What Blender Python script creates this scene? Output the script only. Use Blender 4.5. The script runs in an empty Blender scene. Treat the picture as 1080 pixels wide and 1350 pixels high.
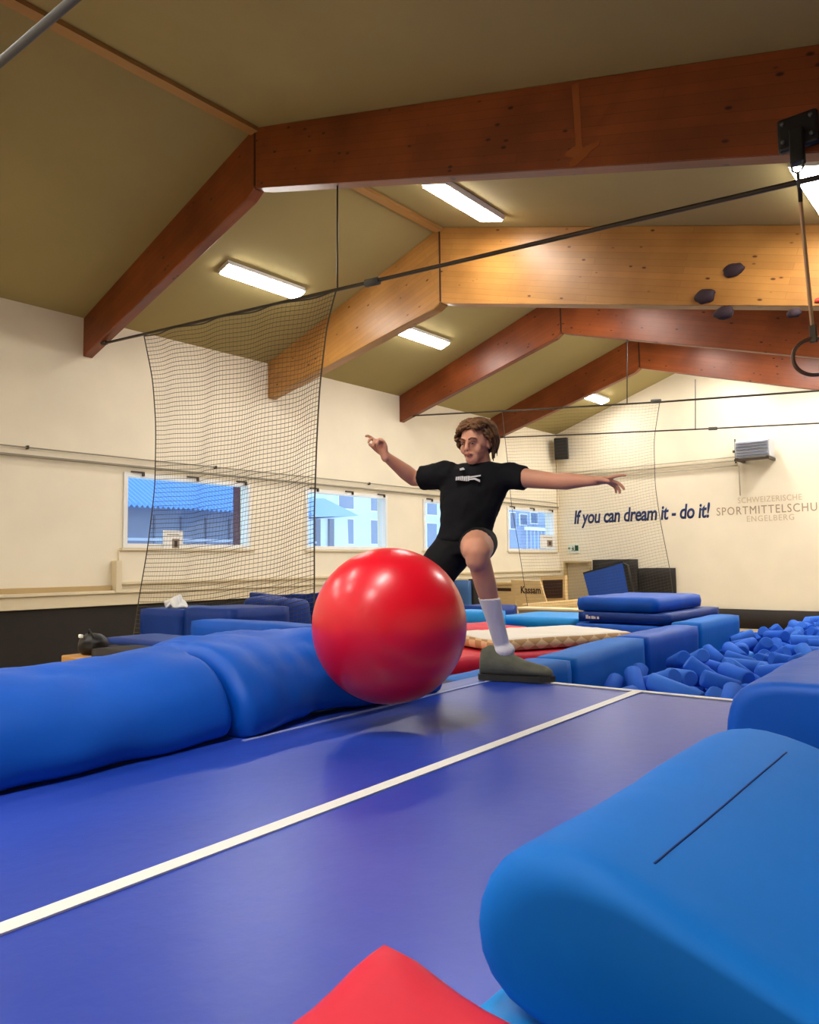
import bpy, bmesh, math, random
from math import sin, cos, pi, radians
from mathutils import Vector, Matrix, noise, Quaternion

# ------------------------------------------------------------------ scene, camera, world, exposure
S = bpy.context.scene
COL = S.collection
F_PX = 993.3
YAW, PIT, ROL = radians(40.118), radians(3.953), radians(-0.744)
CAM = Vector((0, 0, .6))
FWD = Vector((-sin(YAW) * cos(PIT), cos(YAW) * cos(PIT), sin(PIT)))
_r = Vector((cos(YAW), sin(YAW), 0)); _u = _r.cross(FWD)
RGT = _r * cos(ROL) + _u * sin(ROL); UPV = -_r * sin(ROL) + _u * cos(ROL)
cd = bpy.data.cameras.new('camera'); co = bpy.data.objects.new('camera', cd); COL.objects.link(co)
cd.sensor_fit = 'HORIZONTAL'; cd.sensor_width = 36; cd.lens = F_PX / 1080 * 36
cd.clip_start = .02; cd.clip_end = 300
m3 = Matrix((RGT, UPV, -FWD)).transposed()
co.matrix_world = Matrix.Translation(CAM) @ m3.to_4x4()
S.camera = co
S.view_settings.view_transform = 'Standard'; S.view_settings.look = 'None'
S.view_settings.gamma = 1; S.view_settings.use_curve_mapping = False
S.view_settings.exposure = 0.0
LAMP = 58.0                    # strength of every ceiling lamp
LAMP_COL = (1.0, .955, .90)
wd = bpy.data.worlds.new('dusk_sky'); S.world = wd; wd.use_nodes = True
bg = wd.node_tree.nodes['Background']; bg.inputs[0].default_value = (.60, .80, 1.0, 1); bg.inputs[1].default_value = 2.3

def at(u, v, ax, val):
    "world point seen at photo pixel (u, v) on the plane axis = val"
    r = FWD + RGT * ((u - 540) / F_PX) - UPV * ((v - 675) / F_PX)
    return CAM + r * ((val - CAM[ax]) / r[ax])
def pd(u, v, z):
    "world point seen at pixel (u, v) at depth z"
    return CAM + (FWD + RGT * ((u - 540) / F_PX) - UPV * ((v - 675) / F_PX)) * z

# ------------------------------------------------------------------ materials
def lin(c):
    return tuple(((x / 255) / 12.92 if x / 255 <= .04045 else ((x / 255 + .055) / 1.055) ** 2.4) for x in c)
MATS = {}
def mat(name, rgb, rough=.6, spec=.4, var=0., vscale=3., bump=0., bscale=40., metal=0., coat=0., emis=None, stretch=None, rgb2=None):
    if name in MATS: return MATS[name]
    m = bpy.data.materials.new(name); m.use_nodes = True; nt = m.node_tree; N = nt.nodes; Lk = nt.links
    b = N['Principled BSDF']; c = lin(rgb)
    b.inputs['Base Color'].default_value = (*c, 1); b.inputs['Roughness'].default_value = rough
    b.inputs['Specular IOR Level'].default_value = spec; b.inputs['Metallic'].default_value = metal
    b.inputs['Coat Weight'].default_value = coat; b.inputs['Coat Roughness'].default_value = .15
    tc = N.new('ShaderNodeTexCoord'); src = tc.outputs['Object']
    if stretch:
        mp = N.new('ShaderNodeMapping'); mp.inputs['Scale'].default_value = stretch; Lk.new(src, mp.inputs[0]); src = mp.outputs[0]
    if var or rgb2:
        n = N.new('ShaderNodeTexNoise'); n.inputs['Scale'].default_value = vscale; n.inputs['Detail'].default_value = 4
        Lk.new(src, n.inputs['Vector'])
        r = N.new('ShaderNodeValToRGB'); r.color_ramp.elements[0].position = .32; r.color_ramp.elements[1].position = .68
        c2 = lin(rgb2) if rgb2 else c
        r.color_ramp.elements[0].color = (*[x * (1 - var) for x in c], 1); r.color_ramp.elements[1].color = (*[min(1, x * (1 + var)) for x in c2], 1)
        Lk.new(n.outputs[0], r.inputs[0]); Lk.new(r.outputs[0], b.inputs['Base Color'])
    if bump:
        n2 = N.new('ShaderNodeTexNoise'); n2.inputs['Scale'].default_value = bscale; n2.inputs['Detail'].default_value = 3
        Lk.new(src, n2.inputs['Vector'])
        bp = N.new('ShaderNodeBump'); bp.inputs['Strength'].default_value = bump; bp.inputs['Distance'].default_value = .01
        Lk.new(n2.outputs[0], bp.inputs['Height']); Lk.new(bp.outputs[0], b.inputs['Normal'])
    if emis:
        b.inputs['Emission Color'].default_value = (*emis[0], 1); b.inputs['Emission Strength'].default_value = emis[1]
    MATS[name] = m; return m

def wood_mat(name, dark, light, knot, mortar=.10):
    "glued laminated timber: lamellas about 4 cm high, long grain and scattered knots"
    m = bpy.data.materials.new(name); m.use_nodes = True; nt = m.node_tree; N = nt.nodes; Lk = nt.links
    b = N['Principled BSDF']; b.inputs['Roughness'].default_value = .42; b.inputs['Specular IOR Level'].default_value = .45
    tc = N.new('ShaderNodeTexCoord'); mp = N.new('ShaderNodeMapping'); mp.inputs['Scale'].default_value = (.9, .9, 16)
    Lk.new(tc.outputs['UV'], mp.inputs[0])
    g = N.new('ShaderNodeTexNoise'); g.inputs['Scale'].default_value = 1.3; g.inputs['Detail'].default_value = 6; Lk.new(mp.outputs[0], g.inputs['Vector'])
    r = N.new('ShaderNodeValToRGB'); r.color_ramp.elements[0].position = .3; r.color_ramp.elements[1].position = .72
    r.color_ramp.elements[0].color = (*lin(dark), 1); r.color_ramp.elements[1].color = (*lin(light), 1)
    Lk.new(g.outputs[0], r.inputs[0])
    # lamella tone
    br = N.new('ShaderNodeTexBrick'); br.inputs['Scale'].default_value = 1; br.inputs['Brick Width'].default_value = 2.6; br.inputs['Row Height'].default_value = .085
    br.inputs['Mortar Size'].default_value = .002; br.inputs['Color1'].default_value = (.84, .84, .84, 1); br.inputs['Color2'].default_value = (1, 1, 1, 1); br.inputs['Mortar'].default_value = (.6, .55, .5, 1)
    m2 = N.new('ShaderNodeMapping'); m2.inputs['Rotation'].default_value = (0, 0, 0); sw = N.new('ShaderNodeSeparateXYZ'); cb = N.new('ShaderNodeCombineXYZ')
    Lk.new(tc.outputs['UV'], sw.inputs[0]); Lk.new(sw.outputs[0], cb.inputs[0]); Lk.new(sw.outputs[1], cb.inputs[1]); Lk.new(cb.outputs[0], br.inputs['Vector'])
    mx = N.new('ShaderNodeMix'); mx.data_type = 'RGBA'; mx.blend_type = 'MULTIPLY'; mx.inputs[0].default_value = 1
    Lk.new(r.outputs[0], mx.inputs[6]); Lk.new(br.outputs[0], mx.inputs[7])
    # knots
    m4 = N.new('ShaderNodeMapping'); m4.inputs['Scale'].default_value = (3.6, 7.5, 1); Lk.new(tc.outputs['UV'], m4.inputs[0])
    vo = N.new('ShaderNodeTexVoronoi'); vo.inputs['Scale'].default_value = 1.1; vo.inputs['Randomness'].default_value = 1; Lk.new(m4.outputs[0], vo.inputs['Vector'])
    kr = N.new('ShaderNodeValToRGB'); kr.color_ramp.elements[0].position = .08; kr.color_ramp.elements[0].color = (1, 1, 1, 1); kr.color_ramp.elements[1].position = .15; kr.color_ramp.elements[1].color = (0, 0, 0, 1)
    Lk.new(vo.outputs['Distance'], kr.inputs[0])
    wn = N.new('ShaderNodeTexWhiteNoise'); Lk.new(vo.outputs['Color'], wn.inputs['Vector'])
    gt = N.new('ShaderNodeMath'); gt.operation = 'GREATER_THAN'; gt.inputs[1].default_value = .25; Lk.new(wn.outputs[0], gt.inputs[0])
    ml = N.new('ShaderNodeMath'); ml.operation = 'MULTIPLY'; Lk.new(kr.outputs[0], ml.inputs[0]); Lk.new(gt.outputs[0], ml.inputs[1])
    mk = N.new('ShaderNodeMix'); mk.data_type = 'RGBA'; Lk.new(ml.outputs[0], mk.inputs[0]); Lk.new(mx.outputs[2], mk.inputs[6]); mk.inputs[7].default_value = (*lin(knot), 1)
    Lk.new(mk.outputs[2], b.inputs['Base Color'])
    bp = N.new('ShaderNodeBump'); bp.inputs['Strength'].default_value = .15; bp.inputs['Distance'].default_value = .01; Lk.new(g.outputs[0], bp.inputs['Height']); Lk.new(bp.outputs[0], b.inputs['Normal'])
    return m

WALL = mat('cream_plaster', (238, 228, 204), .85, .2, var=.03, vscale=1.2, bump=.1, bscale=60)
CEIL = mat('olive_ceiling_board', (164, 148, 98), .8, .25, var=.04, vscale=.8, bump=.05, bscale=30)
FLOOR = mat('beige_floor', (170, 155, 130), .6, .3, var=.05)
DARKPAD = mat('charcoal_wall_pad', (42, 37, 34), .7, .3, var=.1, vscale=2)
TRIM = mat('cream_trim', (222, 208, 176), .6, .3)
WHITE = mat('white_paint', (236, 236, 232), .5, .4)
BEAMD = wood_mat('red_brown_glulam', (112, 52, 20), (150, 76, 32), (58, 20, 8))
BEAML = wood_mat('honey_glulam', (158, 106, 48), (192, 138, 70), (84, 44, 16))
STEEL = mat('dark_steel', (70, 62, 52), .45, .5, metal=.6)
ZINC = mat('zinc_tube', (92, 92, 88), .6, .3)
BLACK = mat('black_plastic', (22, 21, 22), .45, .4)
TRACK = mat('blue_vinyl_track', (18, 62, 176), .36, .95, var=.10, vscale=1.6, bump=.12, bscale=22, rgb2=(36, 68, 176))
STRIPE = mat('white_stripe', (232, 232, 226), .5, .4)
BLUE = mat('royal_blue_vinyl', (0, 84, 188), .5, .25, var=.10, vscale=2.5, bump=.22, bscale=9)
BLUEF = mat('bright_blue_cover', (0, 110, 204), .6, .2, var=.05, vscale=3, bump=.15, bscale=12)
BLUED = mat('navy_blue_vinyl', (4, 52, 132), .5, .25, var=.12, vscale=3, bump=.2, bscale=10)
CYAN = mat('sky_blue_vinyl', (14, 148, 226), .45, .35, var=.05)
FOAM = mat('blue_foam', (40, 104, 214), .75, .2, var=.12, vscale=4, bump=.15, bscale=80)
FOAM2 = mat('light_blue_foam', (60, 122, 226), .75, .2, var=.1, vscale=4, bump=.15, bscale=80)
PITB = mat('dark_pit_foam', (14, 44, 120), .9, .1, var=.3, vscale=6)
RED = mat('red_vinyl', (214, 32, 58), .5, .35, var=.08, vscale=4, bump=.12, bscale=14)
BALL = mat('red_ball_rubber', (230, 10, 40), .30, .5, var=.04, vscale=3, coat=.12)
LWOOD = mat('pale_plywood', (216, 184, 128), .55, .35, var=.08, vscale=4, stretch=(1, 1, 8))
DWOOD = mat('dark_brown_panel', (58, 34, 24), .6, .3)
SKIN = mat('skin', (214, 158, 130), .5, .35, var=.06, vscale=9, rgb2=(208, 146, 118))
SHIRT = mat('black_cotton', (17, 18, 22), .85, .2, var=.15, vscale=6, bump=.3, bscale=14)
HAIR = mat('light_brown_hair', (66, 42, 24), .5, .35, var=.3, vscale=14, rgb2=(122, 84, 50))
SOCK = mat('white_sock', (228, 228, 232), .85, .2, bump=.3, bscale=120)
SHOE = mat('grey_green_suede', (98, 100, 84), .7, .3, var=.12, vscale=18, bump=.2, bscale=60)
SOLE = mat('dark_rubber', (48, 48, 44), .7, .3)
NAVY = mat('navy_lettering', (34, 50, 96), .6, .3)
TAN = mat('tan_lettering', (168, 148, 122), .6, .3)
PALE = mat('pale_lettering', (206, 188, 158), .6, .3)
NETM = mat('net_cord', (84, 80, 66), .8, .2)
LIT = mat('lamp_diffuser', (255, 250, 240), .5, .2, emis=(LAMP_COL, LAMP))

# ------------------------------------------------------------------ helpers
def link(name, me, m=None, parent=None, smooth=False, loc=None):
    o = bpy.data.objects.new(name, me); COL.objects.link(o)
    if m is not None:
        for x in (m if isinstance(m, (list, tuple)) else [m]): me.materials.append(x)
    if parent is not None: o.parent = parent
    if loc is not None: o.location = loc
    if smooth:
        for p in me.polygons: p.use_smooth = True
    return o
def from_bm(name, bm, m, parent=None, smooth=False, loc=None):
    bmesh.ops.recalc_face_normals(bm, faces=bm.faces)
    me = bpy.data.meshes.new(name); bm.to_mesh(me); bm.free()
    return link(name, me, m, parent, smooth, loc)
def tag(o, label=None, cat=None, group=None, kind=None):
    if label: o['label'] = label
    if cat: o['category'] = cat
    if group: o['group'] = group
    if kind: o['kind'] = kind
    return o
def thing(name, loc, label, cat, group=None, rz=0):
    o = bpy.data.objects.new(name, None); COL.objects.link(o); o.location = loc; o.rotation_euler = (0, 0, rz); o.empty_display_size = .1
    return tag(o, label, cat, group)
def bx(bm, x0, x1, y0, y1, z0, z1, M=None, bev=0):
    r = bmesh.ops.create_cube(bm, size=1)['verts']
    for v in r:
        v.co = Vector(((x0 + x1) / 2 + v.co.x * (x1 - x0), (y0 + y1) / 2 + v.co.y * (y1 - y0), (z0 + z1) / 2 + v.co.z * (z1 - z0)))
    if bev:
        es = list({e for v in r for e in v.link_edges})
        r = [v for v in bmesh.ops.bevel(bm, geom=es, offset=bev, segments=2, affect='EDGES', profile=.5)['verts']]
        if M is not None:
            for v in set(r): v.co = M @ v.co
    elif M is not None:
        for v in r: v.co = M @ v.co
    return bm
def box(name, x0, x1, y0, y1, z0, z1, m, parent=None, bev=0, off=None):
    bm = bmesh.new()
    if off is not None: x0 -= off[0]; x1 -= off[0]; y0 -= off[1]; y1 -= off[1]; z0 -= off[2]; z1 -= off[2]
    bx(bm, x0, x1, y0, y1, z0, z1, None, bev)
    return from_bm(name, bm, m, parent)
def struct(o):
    o['kind'] = 'structure'; return o
def prism(name, pts, ax, a, b, m, parent=None, bev=0, uv=False):
    "polygon (2-D points in the plane normal to axis ax) extruded from a to b"
    bm = bmesh.new()
    def mk(p, t):
        return Vector((t, p[0], p[1])) if ax == 0 else (Vector((p[0], t, p[1])) if ax == 1 else Vector((p[0], p[1], t)))
    A = [bm.verts.new(mk(p, a)) for p in pts]; B = [bm.verts.new(mk(p, b)) for p in pts]
    bm.faces.new(A); bm.faces.new(B[::-1])
    for i in range(len(pts)):
        j = (i + 1) % len(pts); bm.faces.new((A[j], A[i], B[i], B[j]))
    if bev: bmesh.ops.bevel(bm, geom=list(bm.edges), offset=bev, segments=2, affect='EDGES', profile=.5)
    return from_bm(name, bm, m, parent)
def tube_into(bm, pts, rad, seg=6, cap=True, rfun=None):
    pts = [Vector(p) for p in pts]; rings = []
    up = None
    for i, p in enumerate(pts):
        d = (pts[min(i + 1, len(pts) - 1)] - pts[max(i - 1, 0)]).normalized()
        if up is None: up = Vector((0, 0, 1)) if abs(d.z) < .9 else Vector((1, 0, 0))
        s = d.cross(up).normalized(); t = s.cross(d).normalized(); up = t
        r = rfun(i / (len(pts) - 1)) * rad if rfun else rad
        rings.append([bm.verts.new(p + s * cos(2 * pi * k / seg) * r + t * sin(2 * pi * k / seg) * r) for k in range(seg)])
    for a, b in zip(rings, rings[1:]):
        for k in range(seg): bm.faces.new((a[k], a[(k + 1) % seg], b[(k + 1) % seg], b[k]))
    if cap:
        bm.faces.new(rings[0][::-1]); bm.faces.new(rings[-1])
    return bm
def tube(name, pts, rad, m, parent=None, seg=8, loc=None, rfun=None):
    bm = tube_into(bmesh.new(), pts, rad, seg, rfun=rfun)
    return from_bm(name, bm, m, parent, smooth=True, loc=loc)
def fbm(p, s, seed=0):
    return noise.noise(Vector(p) * s + Vector((seed * 7.3, seed * 3.1, seed * 1.7)))
def soft_mesh(L, W, H, r=.04, step=.06, amp=.01, ns=3., seed=0, sag=None, bulge=0.):
    "rounded soft mat centred in x and y, bottom at z = 0"
    bm = bmesh.new()
    n = [max(2, min(46, int(q / step))) for q in (L, W, H)]
    def grid(o, a, b, na, nb):
        vs = [[bm.verts.new(o + a * (i / na) + b * (j / nb)) for j in range(nb + 1)] for i in range(na + 1)]
        for i in range(na):
            for j in range(nb): bm.faces.new((vs[i][j], vs[i + 1][j], vs[i + 1][j + 1], vs[i][j + 1]))
    X, Y, Z = Vector((L, 0, 0)), Vector((0, W, 0)), Vector((0, 0, H)); O = Vector((-L / 2, -W / 2, 0))
    grid(O, X, Y, n[0], n[1]); grid(O + Z, X, Y, n[0], n[1]); grid(O, X, Z, n[0], n[2]); grid(O + Y, X, Z, n[0], n[2]); grid(O, Y, Z, n[1], n[2]); grid(O + X, Y, Z, n[1], n[2])
    bmesh.ops.remove_doubles(bm, verts=bm.verts, dist=1e-4)
    r = min(r, H * .49, L * .49, W * .49)
    for v in bm.verts:
        p = v.co.copy(); q = Vector((max(-L / 2 + r, min(L / 2 - r, p.x)), max(-W / 2 + r, min(W / 2 - r, p.y)), max(r, min(H - r, p.z))))
        d = p - q
        nrm = d.normalized() if d.length > 1e-6 else Vector((0, 0, 1))
        if d.length > 1e-6: p = q + nrm * r
        a = fbm(p, ns, seed) * amp + abs(fbm(p, ns * 2.3, seed + 5)) * amp * .6
        if p.z < .02: a = min(a, 0) if p.z > 0 else 0
        if bulge:
            a += bulge * (1 - (2 * p.x / L) ** 2) * (1 - (2 * p.y / W) ** 2) * max(0, nrm.z) + bulge * .6 * (1 - (2 * p.z / H - 1) ** 2) * (abs(nrm.x) + abs(nrm.y))
        p += nrm * a
        if sag: p.z += sag(p.x, p.y) * max(0, min(1, p.z / H))
        p.z = max(p.z, 0)
        v.co = p
    return bm
def soft(name, c, L, W, H, m, rz=0, label=None, cat='mat', group=None, parent=None, tilt=None, **k):
    bm = soft_mesh(L, W, H, **k)
    o = from_bm(name, bm, m, parent, smooth=True, loc=c)
    o.rotation_euler = (tilt[0] if tilt else 0, tilt[1] if tilt else 0, rz)
    if label: tag(o, label, cat, group)
    return o
def softpx(name, uL, uR, vT, vB, Y, depth, m, label=None, cat='mat', group=None, zb=None, **k):
    "soft mat whose front face fills the pixel box on the plane y = Y"
    a = at(uL, (vT + vB) / 2, 1, Y).x; b = at(uR, (vT + vB) / 2, 1, Y).x
    um = (uL + uR) / 2; zt = at(um, vT, 1, Y).z; z0 = at(um, vB, 1, Y).z if zb is None else zb
    return soft(name, ((a + b) / 2, Y + depth / 2, z0), b - a, depth, zt - z0, m, 0, label, cat, group, **k)
def text_mesh(name, body, x0, x1, zb, cap, y, m, shear=0, bold=0, parent=None, ext=.006, spacing=1.0, off=(0, 0, 0)):
    cu = bpy.data.curves.new(name, 'FONT'); cu.body = body; cu.shear = shear; cu.offset = bold; cu.extrude = 0; cu.space_character = spacing; cu.resolution_u = 3
    to = bpy.data.objects.new(name, cu); COL.objects.link(to)
    bpy.context.view_layer.update()
    me = bpy.data.meshes.new_from_object(to.evaluated_get(bpy.context.evaluated_depsgraph_get()))
    bpy.data.objects.remove(to)
    xs = [v.co.x for v in me.vertices]; a, b = min(xs), max(xs); capu = .70
    for v in me.vertices:
        v.co = Vector((x0 + (v.co.x - a) / (b - a) * (x1 - x0), y, zb + v.co.y / capu * cap)) - Vector(off)
    bm = bmesh.new(); bm.from_mesh(me); bpy.data.meshes.remove(me)
    g = bmesh.ops.extrude_face_region(bm, geom=list(bm.faces))
    for v in [e for e in g['geom'] if isinstance(e, bmesh.types.BMVert)]: v.co.y -= ext
    return from_bm(name, bm, m, parent)

# ------------------------------------------------------------------ room shell
XL, XR, YE, YB, ZF = -11.58, 3.2, 20.94, -3.2, -1.2
RX, RZ = -7.25, 6.05
def roof(x): return RZ - (1.45 / 4.33) * (RX - x) if x < RX else RZ - .30 * (x - RX)
WIN = [(6.42, 9.02), (10.41, 12.93), (14.24, 16.8), (18.0, 20.66)]
WZ0, WZ1 = .93, 2.18
bm = bmesh.new()
bx(bm, XL - .3, XL, YB - .3, YE + .3, ZF, WZ0); bx(bm, XL - .3, XL, YB - .3, YE + .3, WZ1, 4.62)
ys = [YB - .3] + [v for w in WIN for v in w] + [YE + .3]
for i in range(0, len(ys), 2): bx(bm, XL - .3, XL, ys[i], ys[i + 1], WZ0, WZ1)
struct(from_bm('wall_left', bm, WALL))
struct(box('wall_right', XR, XR + .3, YB - .3, YE + .3, ZF, roof(XR) + .02, WALL))
struct(prism('wall_back', [(XL, ZF), (XR, ZF), (XR, roof(XR)), (RX, RZ), (XL, roof(XL))], 1, YB - .3, YB, WALL))
# end wall with the door opening cut out
DX0, DX1, DZ = -11.42, -10.5, .62
bm = bmesh.new()
def wallpoly(pts):
    A = [bm.verts.new((p[0], YE, p[1])) for p in pts]; B = [bm.verts.new((p[0], YE + .3, p[1])) for p in pts]
    bm.faces.new(A); bm.faces.new(B[::-1])
    for i in range(len(pts)):
        j = (i + 1) % len(pts); bm.faces.new((A[j], A[i], B[i], B[j]))
wallpoly([(XL, ZF), (DX0, ZF), (DX0, DZ), (XL, DZ)])
wallpoly([(DX1, ZF), (XR, ZF), (XR, roof(XR)), (RX, RZ), (DX1, roof(DX1))])
wallpoly([(XL, DZ), (DX0, DZ), (DX1, DZ), (DX1, roof(DX1)), (XL, roof(XL))])
struct(from_bm('wall_end', bm, WALL))
struct(prism('floor', [(XL - .3, YB - .3), (XR + .3, YB - .3), (XR + .3, YE + .3), (XL - .3, YE + .3)], 2, ZF - .2, ZF, FLOOR))
struct(prism('ceiling', [(XL - .3, roof(XL - .3)), (RX, RZ), (XR + .3, roof(XR + .3)), (XR + .3, roof(XR + .3) + .25), (RX, RZ + .25), (XL - .3, roof(XL - .3) + .25)], 1, YB - .3, YE + .3, CEIL))
# ridge batten under the ceiling, one length per bay
RB = mat('ridge_batten_wood', (176, 132, 74), .55, .35)
struct(prism('trim_1', [(RX - .07, RZ - .075), (RX + .07, RZ - .075), (RX + .07, RZ - .01), (RX - .07, RZ - .01)], 1, YB, YE, RB))
# left wall: ledge, duct and dark padding
struct(box('trim_2', XL, XL + .10, YB, YE, .0, .19, TRIM, bev=.01))
struct(box('trim_3', XL, XL + .14, YB, YE, .19, .24, TRIM, bev=.01))
struct(box('trim_4', XL, XL + .06, YB, 6.22, .24, .32, mat('tan_ledge', (186, 160, 112), .6, .3), bev=.008))
struct(box('trim_5', XL, XL + .09, 6.34, YE, .33, .375, TRIM, bev=.008))
struct(box('trim_6', XL, XL + .045, 6.34, YE, .375, .9, WALL))
bm = bmesh.new()
y = YB
struct(box('baseboard_left', XL, XL + .05, YB, YE, ZF, .0, DARKPAD, bev=.01))
struct(box('trim_7', XL + .0, XL + .16, 6.23, 6.33, .2, .72, TRIM, bev=.01))      # riser where the ledge steps
struct(box('trim_8', XL + .0, XL + .05, YE - .07, YE, .3, 4.5, TRIM, bev=.01))   # corner conduit
# rail and thin rod on the left wall
struct(tube('trim_9', [(XL + .07, YB, 2.27), (XL + .07, YE - .1, 2.29)], .022, mat('rail_grey', (150, 142, 124), .5, .4), seg=8))
struct(tube('trim_10', [(XL + .05, YB, 2.40), (XL + .05, YE - .1, 2.43)], .011, mat('rail_grey', (150, 142, 124)), seg=6))
for i, yy in enumerate((1.0, 4.86, 8.2, 12.3, 16.3)):
    struct(box('trim_%d' % (11 + i), XL, XL + .075, yy - .015, yy + .015, 2.385, 2.44, STEEL, bev=.008))
GL = bpy.data.materials.new('window_glass'); GL.use_nodes = True
nt = GL.node_tree; nt.nodes.clear(); o_ = nt.nodes.new('ShaderNodeOutputMaterial'); mx = nt.nodes.new('ShaderNodeMixShader'); tr = nt.nodes.new('ShaderNodeBsdfTransparent'); gs = nt.nodes.new('ShaderNodeBsdfGlossy')
gs.inputs['Roughness'].default_value = .03; tr.inputs[0].default_value = (.93, .97, 1, 1); mx.inputs[0].default_value = .07
nt.links.new(tr.outputs[0], mx.inputs[1]); nt.links.new(gs.outputs[0], mx.inputs[2]); nt.links.new(mx.outputs[0], o_.inputs[0])
for i, (a, b) in enumerate(WIN):
    w = bpy.data.objects.new('window_%d' % (i + 1), None); COL.objects.link(w); w.location = (XL, (a + b) / 2, WZ0); w['kind'] = 'structure'; w.empty_display_size = .1
    h = (b - a) / 2; H = WZ1 - WZ0
    bm = bmesh.new(); t = .07
    bx(bm, -.16, .03, -h, h, 0, t); bx(bm, -.16, .03, -h, h, H - t, H); bx(bm, -.16, .03, -h, -h + t, t, H - t); bx(bm, -.16, .03, h - t, h, t, H - t)
    from_bm('window_frame', bm, WHITE, w)
    box('pane', -.11, -.10, -h + t, h - t, t, H - t, GL, w)
    box('window_sill', 0, .09, -h - .06, h + .06, -.05, -.005, TRIM, w, bev=.006)
    for q in (.09, .5, .91):
        bm = bmesh.new(); yy = -h + q * 2 * h
        bx(bm, .03, .055, yy - .12, yy + .12, H - .0, H + .025); bx(bm, .03, .06, yy + .08, yy + .12, H - .05, H + .0)
        from_bm('window_latch', bm, STEEL, w)
# door
d1 = bpy.data.objects.new('door_1', None); COL.objects.link(d1); d1.location = (DX0, YE + .14, ZF); d1['kind'] = 'structure'
w_ = DX1 - DX0
box('door_leaf', .05, w_ - .05, .0, .05, .0, DZ - ZF - .05, mat('beige_door', (206, 190, 156), .5, .35), d1)
bm = bmesh.new(); bx(bm, 0, .05, -.17, .06, 0, DZ - ZF); bx(bm, w_ - .05, w_, -.17, .06, 0, DZ - ZF); bx(bm, .05, w_ - .05, -.17, .06, DZ - ZF - .05, DZ - ZF)
from_bm('door_frame', bm, mat('door_frame_tan', (190, 166, 116), .5, .35), d1)
box('door_handle', w_ - .2, w_ - .09, -.06, -.03, 1.0, 1.03, ZINC, d1, bev=.006)

# ------------------------------------------------------------------ roof beams
def rafter(name, prof, y0, y1, m, parent, ang, off):
    "prism with box UVs that run along the beam, u = along, v = across"
    bm = bmesh.new(); uvl = bm.loops.layers.uv.new('uv')
    A = [bm.verts.new((p[0] - off[0], y0 - off[1], p[1] - off[2])) for p in prof]; B = [bm.verts.new((p[0] - off[0], y1 - off[1], p[1] - off[2])) for p in prof]
    bm.faces.new(A); bm.faces.new(B[::-1])
    for i in range(len(prof)):
        j = (i + 1) % len(prof); bm.faces.new((A[j], A[i], B[i], B[j]))
    bmesh.ops.bevel(bm, geom=list(bm.edges), offset=.012, segments=1, affect='EDGES')
    ca, sa = cos(ang), sin(ang)
    bm.normal_update()
    for f in bm.faces:
        for l in f.loops:
            p = l.vert.co; u = p.x * ca + p.z * sa; v = -p.x * sa + p.z * ca
            l[uvl].uv = (u, v + (p.y if abs(f.normal.y) < .7 else 0) + y0)
    return from_bm(name, bm, m, parent)
beams = []
def beam(Y, th, zb_ridge, slope_r, m, label, endz=3.97, rx=RX):
    t = thing('roof_beam', (rx, Y, zb_ridge), label, 'beam', None)
    off = (rx, Y, zb_ridge); cl = .0
    top = lambda x: roof(x) - cl
    # left rafter, square cut at the wall, rounded at the apex underside
    lp = [(XL, endz), (rx - .14, zb_ridge - .14 * (zb_ridge - endz) / (rx - XL) + .0), (rx, zb_ridge), (rx, top(rx)), (XL, top(XL))]
    lp[1] = (rx - .14, endz + (zb_ridge - .05 - endz) * (rx - .14 - XL) / (rx - XL))
    rafter('left_rafter', lp, Y, Y + th, m, t, math.atan2(1.45, 4.33), off)
    rr = zb_ridge - slope_r * (XR - rx)
    rp = [(rx + .012, zb_ridge), (rx + .16, zb_ridge - .05), (XR, rr), (XR, top(XR)), (rx + .012, top(rx))]
    rafter('right_rafter', rp, Y, Y + th, m, t, -math.atan(.30), off)
    bm = bmesh.new(); bx(bm, -.006, .018, -.006, th + .006, .02, RZ - zb_ridge - .03); from_bm('ridge_joint', bm, mat('dark_joint', (60, 34, 18), .7), t)
    beams.append(t); return t
Y1, SP = 5.7, 3.857
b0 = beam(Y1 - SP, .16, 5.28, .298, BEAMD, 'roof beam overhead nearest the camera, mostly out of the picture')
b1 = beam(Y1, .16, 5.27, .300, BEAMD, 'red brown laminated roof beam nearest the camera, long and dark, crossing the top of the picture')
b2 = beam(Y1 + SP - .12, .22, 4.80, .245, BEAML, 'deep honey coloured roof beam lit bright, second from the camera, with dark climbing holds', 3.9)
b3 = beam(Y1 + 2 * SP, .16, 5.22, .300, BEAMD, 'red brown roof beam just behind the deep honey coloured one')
b4 = beam(Y1 + 3 * SP, .16, 5.24, .300, BEAMD, 'red brown roof beam nearest the end wall')

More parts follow.
